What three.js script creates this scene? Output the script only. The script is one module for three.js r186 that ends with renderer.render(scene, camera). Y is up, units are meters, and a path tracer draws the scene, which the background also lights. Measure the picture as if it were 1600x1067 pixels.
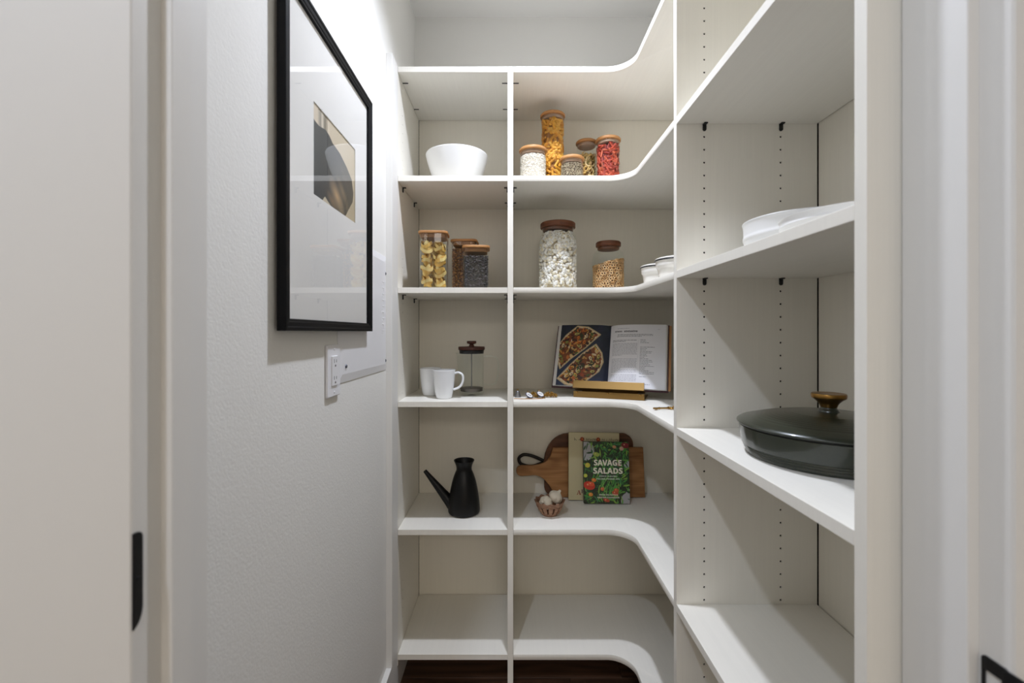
import * as THREE from 'three';
import { mergeGeometries, toCreasedNormals } from 'three/addons/utils/BufferGeometryUtils.js';
import { RoundedBoxGeometry } from 'three/addons/geometries/RoundedBoxGeometry.js';
import { RectAreaLightUniformsLib } from 'three/addons/lights/RectAreaLightUniformsLib.js';

// ---------------------------------------------------------------- camera, sky, lights, exposure
const EYE = 1.235;                                   // eye height; h below is measured from it, z is the distance ahead
const scene = new THREE.Scene();
scene.background = new THREE.Color(0x05060a);
const camera = new THREE.PerspectiveCamera(2 * Math.atan(533.5 / 708) * 180 / Math.PI, 1600 / 1067, 0.02, 30);
camera.position.set(0, EYE, 0);
camera.lookAt(0, EYE, -1);
camera.setViewOffset(1600, 1067, 2, 14.5, 1600, 1067);
camera.focus = 1.55; camera.userData.fStop = 4;
scene.add(camera);
const EXPOSURE = 1.0;
const PANTRY_LAMP = { x: 0.097, h: 1.325, z: 1.187, color: new THREE.Color().setRGB(0.80, 0.855, 1), power: 6.1, cone: 1.23 };
const FILL_LAMP = { x: 0.15, z: -2.9, w: 1.5, d: 1.2, color: new THREE.Color().setRGB(1, 0.945, 0.89), power: 5.4 };  // added fill light behind the camera, no such lamp known there
const HALL_LAMP = { x: -0.445, h: 1.325, z: -0.16, color: new THREE.Color().setRGB(0.74, 0.83, 1), power: 3.5 };
const renderer = new THREE.WebGLRenderer({ antialias: true });
renderer.toneMapping = THREE.LinearToneMapping;
renderer.toneMappingExposure = EXPOSURE;
renderer.shadowMap.enabled = true;
RectAreaLightUniformsLib.init();

// ---------------------------------------------------------------- helpers
function rng(seed) { let a = seed >>> 0; return () => { a = (a + 0x6d2b79f5) | 0; let t = Math.imul(a ^ (a >>> 15), 1 | a); t = (t + Math.imul(t ^ (t >>> 7), 61 | t)) ^ t; return ((t ^ (t >>> 14)) >>> 0) / 4294967296; }; }
const V = (x, h, z) => new THREE.Vector3(x, EYE + h, -z);      // point by offset right, height over the eye, distance ahead
const used = {};
function numbered(name) { const n = used[name] ?? 0; used[name] = n + 1; return n ? `${name}_${String(n).padStart(3, '0')}` : name; }
function tag(o, label, category, group, kind) { o.userData.label = label; if (category) o.userData.category = category; if (group) o.userData.group = group; if (kind) o.userData.kind = kind; return o; }
function shade(o) { o.traverse((c) => { if (c.isMesh) { c.castShadow = true; c.receiveShadow = true; } }); return o; }
function thing(name, label, category, pos, turn = 0, group) {
  const o = new THREE.Group(); o.name = numbered(name); o.position.copy(pos); o.rotation.y = turn; scene.add(o);
  return tag(o, label, category, group);
}
function part(name, geo, mat, parent, label) {
  const m = new THREE.Mesh(geo, mat); m.name = name; m.castShadow = m.receiveShadow = true; parent.add(m);
  if (label) m.userData.label = label;
  return m;
}
function struct(name, geo, mat, label) { const m = part(name, geo, mat, scene, label); m.userData.kind = 'structure'; return m; }
function solo(name, geo, mat, pos, label, category, group, kind) { const m = part(numbered(name), geo, mat, scene); if (pos) m.position.copy(pos); return tag(m, label, category, group, kind); }
function plain(g) { const n = g.index ? g.toNonIndexed() : g; for (const k of Object.keys(n.attributes)) if (!['position', 'normal', 'uv', 'color'].includes(k)) n.deleteAttribute(k); if (!n.attributes.normal) n.computeVertexNormals(); return n; }
function boxUV(g, s = 1) {                                        // uv in metres by the face's main direction
  g = plain(g); const p = g.attributes.position, n = g.attributes.normal, uv = new Float32Array(p.count * 2);
  for (let i = 0; i < p.count; i++) {
    const ax = Math.abs(n.getX(i)), ay = Math.abs(n.getY(i)), az = Math.abs(n.getZ(i));
    const u = ay > ax && ay > az ? [p.getX(i), p.getZ(i)] : ax > az ? [p.getZ(i), p.getY(i)] : [p.getX(i), p.getY(i)];
    uv[i * 2] = u[0] * s; uv[i * 2 + 1] = u[1] * s;
  }
  g.setAttribute('uv', new THREE.BufferAttribute(uv, 2)); return g;
}
function merge(list) { return mergeGeometries(list.map(plain).map((g) => { const h = g.clone(); h.deleteAttribute('color'); if (!h.attributes.uv) h.setAttribute('uv', new THREE.BufferAttribute(new Float32Array(h.attributes.position.count * 2), 2)); return h; })); }
function box(x0, x1, h0, h1, z0, z1, r = 0) {                     // world box by ranges
  const w = x1 - x0, hh = h1 - h0, d = z1 - z0;
  const g = r > 0 ? new RoundedBoxGeometry(w, hh, d, 2, Math.min(r, w / 2.01, hh / 2.01, d / 2.01)) : new THREE.BoxGeometry(w, hh, d);
  g.translate((x0 + x1) / 2, EYE + (h0 + h1) / 2, -(z0 + z1) / 2); return boxUV(g);
}
function lbox(w, hh, d, x = 0, y = 0, z = 0, r = 0.001) { const g = new RoundedBoxGeometry(w, hh, d, 2, Math.min(r, w / 2.01, hh / 2.01, d / 2.01)); g.translate(x, y, z); return boxUV(g); }
function lathe(pts, seg = 48) { return new THREE.LatheGeometry(pts.map(([r, y]) => new THREE.Vector2(Math.max(r, 1e-5), y)), seg); }
function creased(pts, seg, a) { return toCreasedNormals(plain(lathe(pts, seg)), a); }
function smoothLathe(pts, seg = 48, n = 40) { const c = new THREE.CatmullRomCurve3(pts.map(([r, y]) => new THREE.Vector3(r, y, 0)), false, 'centripetal'); return lathe(c.getPoints(n).map((v) => [v.x, Math.max(v.y, 0.0001)]), seg); }
function tube(pts, r, n = 24, rs = 8, closed = false) { return new THREE.TubeGeometry(new THREE.CatmullRomCurve3(pts.map((p) => new THREE.Vector3(...p)), closed, 'centripetal'), n, r, rs, closed); }
function extrude(shape, depth, bevel = 0, seg = 8) { return new THREE.ExtrudeGeometry(shape, { depth: depth - 2 * bevel, bevelEnabled: bevel > 0, bevelThickness: bevel, bevelSize: bevel, bevelOffset: -bevel, bevelSegments: 2, curveSegments: seg }).translate(0, 0, bevel); }
function roundRect(w, h, r) { const s = new THREE.Shape(), x = -w / 2, y = -h / 2; s.moveTo(x + r, y); s.lineTo(x + w - r, y); s.absarc(x + w - r, y + r, r, -Math.PI / 2, 0); s.lineTo(x + w, y + h - r); s.absarc(x + w - r, y + h - r, r, 0, Math.PI / 2); s.lineTo(x + r, y + h); s.absarc(x + r, y + h - r, r, Math.PI / 2, Math.PI); s.lineTo(x, y + r); s.absarc(x + r, y + r, r, Math.PI, 1.5 * Math.PI); return s; }
function prism(shape, h0, h1, bevel = 0, seg = 8) { const g = extrude(shape, h1 - h0, bevel, seg); g.rotateX(-Math.PI / 2); g.translate(0, h0, 0); return g; }   // shape drawn in x, -z; stands up
function paint(g, c) { const n = g.attributes.position.count, a = new Float32Array(n * 3); for (let i = 0; i < n; i++) { a[i * 3] = c.r; a[i * 3 + 1] = c.g; a[i * 3 + 2] = c.b; } g.setAttribute('color', new THREE.BufferAttribute(a, 3)); return g; }

// ---------------------------------------------------------------- textures
function valueNoise(seed, n) { const r = rng(seed), t = new Float32Array(n * n); for (let i = 0; i < t.length; i++) t[i] = r(); return (x, y) => { const xi = Math.floor(x), yi = Math.floor(y), fx = x - xi, fy = y - yi, u = fx * fx * (3 - 2 * fx), v = fy * fy * (3 - 2 * fy), q = (a, b) => t[(((b % n) + n) % n) * n + (((a % n) + n) % n)]; return (q(xi, yi) * (1 - u) + q(xi + 1, yi) * u) * (1 - v) + (q(xi, yi + 1) * (1 - u) + q(xi + 1, yi + 1) * u) * v; }; }
function dataTex(n, f, srgb, rx = 1, ry = 1) {
  const d = new Uint8Array(n * n * 4);
  for (let y = 0; y < n; y++) for (let x = 0; x < n; x++) { const c = f(x / n, y / n); for (let k = 0; k < 3; k++) d[(y * n + x) * 4 + k] = Math.max(0, Math.min(255, 255 * (Array.isArray(c) ? c[k] : c))); d[(y * n + x) * 4 + 3] = 255; }
  const t = new THREE.DataTexture(d, n, n); t.wrapS = t.wrapT = THREE.RepeatWrapping; t.magFilter = THREE.LinearFilter; t.minFilter = THREE.LinearFilter; if (srgb) t.colorSpace = THREE.SRGBColorSpace; t.repeat.set(rx, ry); t.needsUpdate = true; return t;
}
function canvasTex(w, h, draw) { const c = document.createElement('canvas'); c.width = w; c.height = h; draw(c.getContext('2d'), w, h); const t = new THREE.CanvasTexture(c); t.colorSpace = THREE.SRGBColorSpace; t.magFilter = THREE.LinearFilter; return t; }
const nA = valueNoise(11, 64), nB = valueNoise(12, 128), nC = valueNoise(13, 256);
const peelTex = dataTex(512, (u, v) => 0.5 * nC(u * 96, v * 96) + 0.3 * nB(u * 48 + 9, v * 48) + 0.2 * nC(u * 192, v * 192), false, 3.2, 3.2);
const melTex = dataTex(512, (u, v) => { const s = 0.984 + 0.010 * nC(u * 256, v * 5) + 0.006 * nB(u * 64, v * 3); return [s, s, s]; }, true, 2.5, 1.2);
function woodTex(seed, dark, light, fine = 1, rx = 3, ry = 3) {      // grain runs along u
  const a = valueNoise(seed, 64), b = valueNoise(seed + 1, 256), D = new THREE.Color(dark), L = new THREE.Color(light), c = new THREE.Color();
  return dataTex(512, (u, v) => { const w = a(u * 4, v * 16) * 1.4, k = 0.5 + 0.5 * Math.sin((v * 14 * fine + w * 1.3) * Math.PI * 2); const t = Math.min(1, Math.max(0, 0.45 * k + 0.35 * b(u * 8, v * 128) + 0.3 * b(u * 2 + 30, v * 32) - 0.1)); c.copy(D).lerp(L, t); const q = c.clone().convertLinearToSRGB(); return [q.r, q.g, q.b]; }, true, rx, ry);
}

// ---------------------------------------------------------------- materials
const std = (o) => new THREE.MeshStandardMaterial(o), phy = (o) => new THREE.MeshPhysicalMaterial(o);
const M = {
  wall: std({ color: 0xf0eee8, roughness: 0.85, bumpMap: peelTex, bumpScale: 0.00028 }),
  ceiling: std({ color: 0xf2f0eb, roughness: 0.9 }),
  trim: std({ color: 0xebe9e4, roughness: 0.5 }),
  melamine: std({ color: 0xf6f2e7, roughness: 0.42, map: melTex }),
  backPanel: std({ color: 0xf2ecdd, roughness: 0.5, map: melTex }),
  gapShade: std({ color: 0x1c1510, roughness: 1 }),  // near-black, stands in for the shade inside the panel gaps
  pin: std({ color: 0x0b0b0c, roughness: 0.45 }),
  hole: std({ color: 0x17110d, roughness: 1 }),
  blackFrame: phy({ color: 0x07080b, roughness: 0.5, specularIntensity: 0.35 }),
  mat: std({ color: 0xe6e4df, roughness: 0.9 }),
  glass: phy({ color: 0xffffff, transmission: 1, thickness: 0, roughness: 0.0, ior: 1.5 }),
  jarGlass: phy({ color: 0xfbfdfc, transmission: 1, thickness: 0, roughness: 0.0, ior: 1.45 }),
  plastic: std({ color: 0xf0eff0, roughness: 0.35 }),
  slot: std({ color: 0x55524f, roughness: 0.8 }),
  screw: std({ color: 0x6b6e78, roughness: 0.35, metalness: 0.8 }),
  blackMetal: std({ color: 0x0c0d0f, roughness: 0.45, metalness: 0.3 }),
  porcelain: phy({ color: 0xe0dfdc, roughness: 0.4, clearcoat: 0.3, clearcoatRoughness: 0.2 }),
  porcelainCool: phy({ color: 0xf0f2f4, roughness: 0.18, clearcoat: 0.6, clearcoatRoughness: 0.08 }),
  enamel: phy({ color: 0xf1eee6, roughness: 0.22, clearcoat: 0.5, clearcoatRoughness: 0.1 }),
  darkRim: std({ color: 0x1a1a1f, roughness: 0.4 }),
  bamboo: std({ color: 0xffffff, roughness: 0.55, map: woodTex(31, 0xa8703c, 0xc99760, 1, 6, 6) }),
  acacia: std({ color: 0xffffff, roughness: 0.5, map: woodTex(37, 0x4d2713, 0x8a5029, 0.7, 5, 5) }),
  silicone: phy({ color: 0xb0917a, roughness: 0.5 }),
  bambooSeal: std({ color: 0xffffff, roughness: 0.6, map: woodTex(33, 0x8a5a30, 0xa87c4c, 1, 6, 6) }),
  pressWood: std({ color: 0xffffff, roughness: 0.5, map: woodTex(41, 0x371a0e, 0x5e2f1a, 1, 8, 8) }),
  steel: std({ color: 0x8a8b8d, roughness: 0.3, metalness: 1 }),
  meshSteel: std({ color: 0x6d665f, roughness: 0.45, metalness: 0.9 }),
  blackPlastic: std({ color: 0x15171b, roughness: 0.35 }),
  canBlack: phy({ color: 0x050506, roughness: 0.38, specularIntensity: 0.6 }),
  braiser: phy({ color: 0x252b1f, roughness: 0.3, clearcoat: 0.5, clearcoatRoughness: 0.06 }),
  braiserEdge: std({ color: 0x060707, roughness: 0.5 }),
  brass: std({ color: 0xa57d42, roughness: 0.3, metalness: 1 }),
  brushedBrass: std({ color: 0x8d7043, roughness: 0.36, metalness: 1 }),
  gold: std({ color: 0xb08a48, roughness: 0.3, metalness: 1 }),
  paperEdge: std({ color: 0xd9d6d2, roughness: 0.9 }),
  cover: std({ color: 0x7d2a35, roughness: 0.6 }),
  coverPrint: std({ color: 0xb98452, roughness: 0.6 }),
  boardLight: std({ color: 0xffffff, roughness: 0.55, map: woodTex(53, 0x8a5a2c, 0xb98550, 0.35, 2.2, 2.2) }),
  boardDark: std({ color: 0xffffff, roughness: 0.55, map: woodTex(59, 0x4a2a17, 0x7c5030, 0.4, 2.2, 2.2) }),
  leather: std({ color: 0x1d1512, roughness: 0.6 }),
  basket: std({ color: 0xffffff, roughness: 0.7, map: woodTex(61, 0x7a563f, 0xa88064, 1, 8, 8) }),
  garlic: phy({ color: 0xeadfca, roughness: 0.6, sheen: 0.2 }),
  garlicRoot: std({ color: 0xb59a72, roughness: 0.9 }),
  tan: std({ color: 0xb98a5a, roughness: 0.7 }),
  floor: std({ color: 0xffffff, roughness: 0.45, map: woodTex(71, 0x3a2a1f, 0x6b4d3a, 0.5, 0.9, 2.5) }),
  tinted: std({ color: 0xffffff, roughness: 0.6, vertexColors: true }),
  tintedGloss: std({ color: 0xffffff, roughness: 0.35, vertexColors: true }),
  lampGlow: std({ color: 0xffffff, emissive: 0xf6f4ff, emissiveIntensity: 1.5 }),
  hallGlow: std({ color: 0xffffff, emissive: 0xfff0dc, emissiveIntensity: 1.5 }),
};

// ---------------------------------------------------------------- the setting
const CEIL = 1.334, FLOOR = -EYE, XL = -0.406, XR = 0.775, ZB = 1.92, ZF0 = 0.431, ZF1 = 0.5235, HEAD = 0.83;
struct('floor', box(-1.5, 1.5, FLOOR - 0.06, FLOOR - 0.012, -4.3, 2.02), M.floor);
{ // the planks of the pantry and doorway
  const floor = scene.getObjectByName('floor'), r = rng(5);
  for (let row = 0; row < 12; row++) {
    const z0 = 1.92 - (row + 1) * 0.15, z1 = z0 + 0.149;
    let x = -0.406 - r() * 0.8;
    while (x < 0.775) {
      const x1 = x + 0.9 + r() * 0.3, a = Math.max(x, z0 < 0.5 ? -0.35 : -0.406), b = Math.min(x1 - 0.001, z0 < 0.5 ? 0.45 : 0.775);
      if (b - a > 0.03 && z0 > 0.05) { const g = box(a, b, FLOOR - 0.012, FLOOR, z0, z1, 0.0012); const uv = g.attributes.uv, o = r() * 3, q = r() * 2; for (let i = 0; i < uv.count; i++) uv.setXY(i, uv.getX(i) + o, uv.getY(i) + q); part(numbered('plank'), g, M.floor, floor); }
      x = x1;
    }
  }
  struct('floor_hall', box(-1.4, 1.4, FLOOR - 0.012, FLOOR, -4.2, 0.12), M.floor, 'dark wood hall floor in front of the pantry door');
}
struct('ceiling', box(-1.5, 1.5, CEIL, CEIL + 0.1, -4.3, 2.02), M.ceiling);
struct('wall_left', box(XL - 0.1, XL, FLOOR, CEIL, ZF1, ZB + 0.1), M.wall);
struct('wall_back', box(XL, XR, FLOOR, CEIL, ZB, ZB + 0.1), M.wall);
struct('wall_right', box(XR, XR + 0.1, FLOOR, CEIL, ZF1, ZB + 0.1), M.wall);
struct('wall_front', merge([box(-1.4, -0.37, FLOOR, CEIL, ZF0, ZF1), box(0.4715, 1.4, FLOOR, CEIL, ZF0, ZF1), box(-0.37, 0.4715, HEAD + 0.02, CEIL, ZF0, ZF1)]), M.wall);
struct('wall_hall_left', box(-1.5, -1.4, FLOOR, CEIL, -4.3, ZF1), M.wall);
struct('wall_hall_right', box(1.4, 1.5, FLOOR, CEIL, -4.3, ZF1), M.wall);
struct('wall_hall_back', box(-1.4, 1.4, FLOOR, CEIL, -4.3, -4.2), M.wall);
{ // door frame: casing, jamb and stop as one milled profile each side
  const prof = (pts) => { const s = new THREE.Shape(); pts.forEach(([x, z], i) => (i ? s.lineTo(x, z) : s.moveTo(x, z))); const g = prism(s, FLOOR, HEAD, 0); g.translate(0, EYE, 0); return boxUV(toCreasedNormals(plain(g), 0.5)); };
  struct('trim_1', prof([[-0.52, 0.4185], [-0.3545, 0.4185], [-0.3525, 0.4190], [-0.3513, 0.4205], [-0.351, 0.4225], [-0.351, 0.455], [-0.341, 0.455], [-0.340, 0.456], [-0.340, 0.4824], [-0.341, 0.4834], [-0.351, 0.4834], [-0.351, 0.5235], [-0.3695, 0.5235], [-0.3695, 0.4309], [-0.52, 0.4309]]), M.trim, 'white painted left door jamb with stop and flat casing');
  struct('trim_2', prof([[0.60, 0.4065], [0.456, 0.4065], [0.454, 0.4070], [0.4528, 0.4085], [0.4525, 0.4100], [0.4525, 0.4376], [0.4425, 0.4376], [0.4415, 0.4386], [0.4415, 0.4824], [0.4425, 0.4834], [0.4525, 0.4834], [0.4525, 0.5235], [0.471, 0.5235], [0.471, 0.4309], [0.60, 0.4309]]), M.trim, 'white painted right door jamb with stop and flat casing');
  struct('trim_3', merge([box(-0.52, 0.60, HEAD, HEAD + 0.10, 0.4185, 0.4309, 0.002), box(-0.37, 0.4715, HEAD, HEAD + 0.0195, 0.431, 0.5235), box(-0.34, 0.4415, HEAD - 0.011, HEAD, 0.447, 0.4834)]), M.trim, 'white door head casing above the doorway');
}
struct('baseboard_left', merge([box(XL, -0.388, FLOOR, -1.0945, ZF1, 1.5518, 0.002), box(XL, -0.3885, FLOOR, -1.1435, 1.5518, 1.92)]), M.trim);
struct('trim_4', box(XL, -0.3864, -1.0938, 0.9105, 1.476, 1.5520, 0.0012), M.trim, 'narrow white filler strip between wall and shelving');

// ---------------------------------------------------------------- lamps
function ceilingLamp(L, glow, label) {
  const cone = L.cone ?? 1.45;
  const t = thing('ceiling_light', label, 'ceiling light', new THREE.Vector3(L.x, EYE + CEIL, -L.z));
  part('trim_ring', lathe([[0.052, -0.001], [0.052, -0.006], [0.058, -0.010], [0.078, -0.006], [0.08, -0.0005]], 48), M.trim, t);
  part('diffuser', lathe([[0, -0.006], [0.052, -0.006], [0.052, -0.004], [0, -0.004]], 40), glow, t);
  const s = new THREE.SpotLight(L.color, L.power, 0, cone, 1); s.name = 'lamp'; s.position.set(0, -0.045, 0); s.castShadow = true; s.shadow.radius = 1.6;
  s.target.position.set(0, -2, 0); t.add(s, s.target);
  return t;
}
ceilingLamp(PANTRY_LAMP, M.lampGlow, 'round white ceiling light over the pantry shelves');
ceilingLamp(HALL_LAMP, M.hallGlow, 'round warm white ceiling light in the hall just outside the door');
{ // added fill panel on the hall ceiling, softly brightens the bays from the front
  const L = FILL_LAMP, t = thing('ceiling_light', 'added flat fill light panel far down the hall, brightening the shelves from the front', 'ceiling light', new THREE.Vector3(L.x, EYE + CEIL, -L.z));
  part('fill_panel_frame', merge([lbox(L.w + 0.04, 0.03, 0.02, 0, -0.016, L.d / 2 + 0.01), lbox(L.w + 0.04, 0.03, 0.02, 0, -0.016, -L.d / 2 - 0.01), lbox(0.02, 0.03, L.d, L.w / 2 + 0.01, -0.016, 0), lbox(0.02, 0.03, L.d, -L.w / 2 - 0.01, -0.016, 0)]), M.trim, t);
  part('diffuser', lbox(L.w, 0.008, L.d, 0, -0.012, 0), M.hallGlow, t);
  const a = new THREE.RectAreaLight(L.color, L.power, L.w, L.d); a.name = 'lamp'; a.position.set(0, -0.034, 0); a.rotation.x = -Math.PI / 2; t.add(a);
}

// ---------------------------------------------------------------- shelving
const S = [0.9105, 0.5366, 0.1533, -0.2377, -0.6763, -1.104], TH = 0.019;
const PANEL_D = 0.3498, ROWS = [0.069, 0.259], GRID = 0.358, PX = 0.4124, ZS = 1.5526;
function panelShape(depth, h0, h1) {
  const s = new THREE.Shape(); s.moveTo(0, h0); s.lineTo(depth, h0); s.lineTo(depth, h1); s.lineTo(0, h1); s.closePath();
  const at = [];
  for (let k = -50; k < 30; k++) { const y = GRID + k * 0.032; if (y > h0 + 0.11 && y < h1 - 0.03) for (const d of ROWS) at.push([d, y]); }
  for (const [d, y] of at) { const p = new THREE.Path(); p.absarc(d, y, 0.0026, 0, Math.PI * 2, true); s.holes.push(p); }
  return [s, at];
}
// a system panel: origin at its front edge, d along its depth, holes through it and a dark core behind each hole
function systemPanel(parent, origin, dDir, h0, h1, name = 'side_panel', depth = PANEL_D) {
  const [s, at] = panelShape(depth, h0, h1), m = new THREE.Matrix4().makeBasis(dDir, new THREE.Vector3(0, 1, 0), dDir.clone().cross(new THREE.Vector3(0, 1, 0))).setPosition(origin);
  const g = new THREE.ExtrudeGeometry(s, { depth: TH, bevelEnabled: false, curveSegments: 5 }); g.applyMatrix4(m);
  const p = part(name, boxUV(g), M.melamine, parent);
  const plugs = at.map(([d, y]) => new THREE.CylinderGeometry(0.00262, 0.00262, TH - 0.004, 8).rotateX(Math.PI / 2).translate(d, y, TH / 2));
  const q = part('pin_holes', merge(plugs).applyMatrix4(m), M.hole, p); q.userData.kind = 'stuff';
  return p;
}
// shelf support pin; n points away from the panel, into the bay
const pinGeo = (() => { const s = new THREE.Shape(); s.moveTo(-0.0045, -0.0135); s.absarc(0, -0.0135, 0.0045, Math.PI, 0, false); s.lineTo(0.0045, -0.003); s.lineTo(0.0045, 0); s.lineTo(-0.0045, 0); s.closePath(); return merge([extrude(s, 0.0035, 0.0006, 6), lbox(0.009, 0.0028, 0.0125, 0, -0.0014, 0.00625, 0.001)]); })();
function pin(parent, x, h, z, turn) { const m = part('shelf_pin', pinGeo, M.pin, parent, 'black shelf pin'); m.position.set(x, EYE + h, -z); m.rotation.y = turn; return m; }
const camGeo = lbox(0.02, 0.0022, 0.004, 0.010, -0.0011, 0, 0.0008);
function camSlot(parent, x, h, z, dir) { const m = part('cam_fitting', camGeo, M.pin, parent); m.position.set(x, EYE + h, -z); if (dir < 0) m.rotation.y = Math.PI; }
const FWD = new THREE.Vector3(0, 0, -1), RIGHT = new THREE.Vector3(1, 0, 0);

// left tower
const tower = thing('shelving_unit', 'narrow white shelving tower by the left wall holding mugs and oil can', 'shelving', new THREE.Vector3());
const LX0 = -0.387, DX0 = -0.0112, DX1 = 0.0088;
systemPanel(tower, V(XL, 0, ZS), FWD, -1.1425, 0.9105, 'side_panel', 0.3558);
systemPanel(tower, V(DX0 + 0.0005, 0, ZS), FWD, FLOOR, S[0] - 0.0001, 'divider_panel', 0.3558);
part('back_panel', box(LX0 + 0.0012, DX0 - 0.0002, -1.12, 0.9, 1.91, 1.916), M.backPanel, tower);
part('gap_shade_sheet', box(XL + 0.001, DX1, -1.12, 0.9, 1.9165, 1.919), M.gapShade, tower);  // dark sheet added behind the back panel so its gaps look shaded
S.forEach((h, i) => {
  part('shelf', box(LX0 + 0.0004, DX0 + 0.0002, h - TH, h, ZS, ZS + 0.355, 0.0008), M.melamine, tower);
  if (i === 1 || i === 2) for (const d of ROWS) { pin(tower, LX0, h - TH, ZS + d, Math.PI / 2); pin(tower, DX0, h - TH, ZS + d, -Math.PI / 2); }
  if (i === 0) for (const d of ROWS) { camSlot(tower, LX0, h - TH, ZS + d, 1); camSlot(tower, DX0, h - TH, ZS + d, -1); }
});

// corner unit with curved L shelves
const corner = thing('corner_shelving_unit', 'white corner shelving with curved L shaped shelves between divider and right hand panel', 'shelving', new THREE.Vector3());
const Z2 = 1.127, Z2B = Z2 + TH;
const lShape = (() => { const s = new THREE.Shape(), r = 0.084, a = DX1 + 0.0003, zb = ZS + 0.355; s.moveTo(a, zb); s.lineTo(a, ZS); s.lineTo(PX - r, ZS); s.absarc(PX - r, ZS - r, r, Math.PI / 2, 0, true); s.lineTo(PX, Z2B + 0.0003); s.lineTo(0.761, Z2B + 0.0003); s.lineTo(0.761, zb); s.closePath(); return s; })();
S.forEach((h, i) => {
  const g = prism(lShape, h - TH, h, 0.0006, 16); g.translate(0, EYE, 0);
  part('curved_shelf', boxUV(toCreasedNormals(plain(g), 0.6)), M.melamine, corner);
  if (i === 1 || i === 2) for (const d of ROWS) pin(corner, DX1, h - TH, ZS + d, Math.PI / 2);
  if (i === 0) for (const d of ROWS) camSlot(corner, DX1, h - TH, ZS + d, 1);
});
part('back_panel', box(DX1 + 0.0002, 0.7635, -1.12, 0.9, 1.91, 1.916), M.backPanel, corner);
part('back_panel', box(0.7640, 0.770, -1.12, 0.9, Z2B + 0.003, 1.9165), M.backPanel, corner);
part('gap_shade_sheet', box(DX1 + 0.001, 0.7705, -1.12, 0.9, 1.9165, 1.919), M.gapShade, corner);  // added dark sheet, shade colour for the corner gaps

// right unit
const right = thing('shelving_unit', 'white shelving bay along the right wall holding serving bowls and green braiser', 'shelving', new THREE.Vector3());
const Z1 = 0.5242, Z1B = 0.5437;
systemPanel(right, V(PX, 0, Z2B), RIGHT, FLOOR, S[0]);
systemPanel(right, V(PX, 0, Z1B), RIGHT, FLOOR, S[0], 'end_panel');
part('back_panel', box(0.764, 0.770, -1.12, S[0], Z1, Z2 - 0.003), M.backPanel, right);
part('gap_shade_sheet', box(0.7705, 0.773, -1.12, S[0], Z1, 1.9), M.gapShade, right);  // same added dark sheet, darkens the gap along the right wall
S.forEach((h, i) => {
  part('shelf', box(PX, 0.761, h - TH, h, Z1B + 0.0003, Z2 - 0.0003, 0.0008), M.melamine, right);
  if (i === 1 || i === 2) for (const d of ROWS) { pin(right, PX + d, h - TH, Z2, 0); pin(right, PX + d, h - TH, Z1B, Math.PI); }
});

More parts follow.
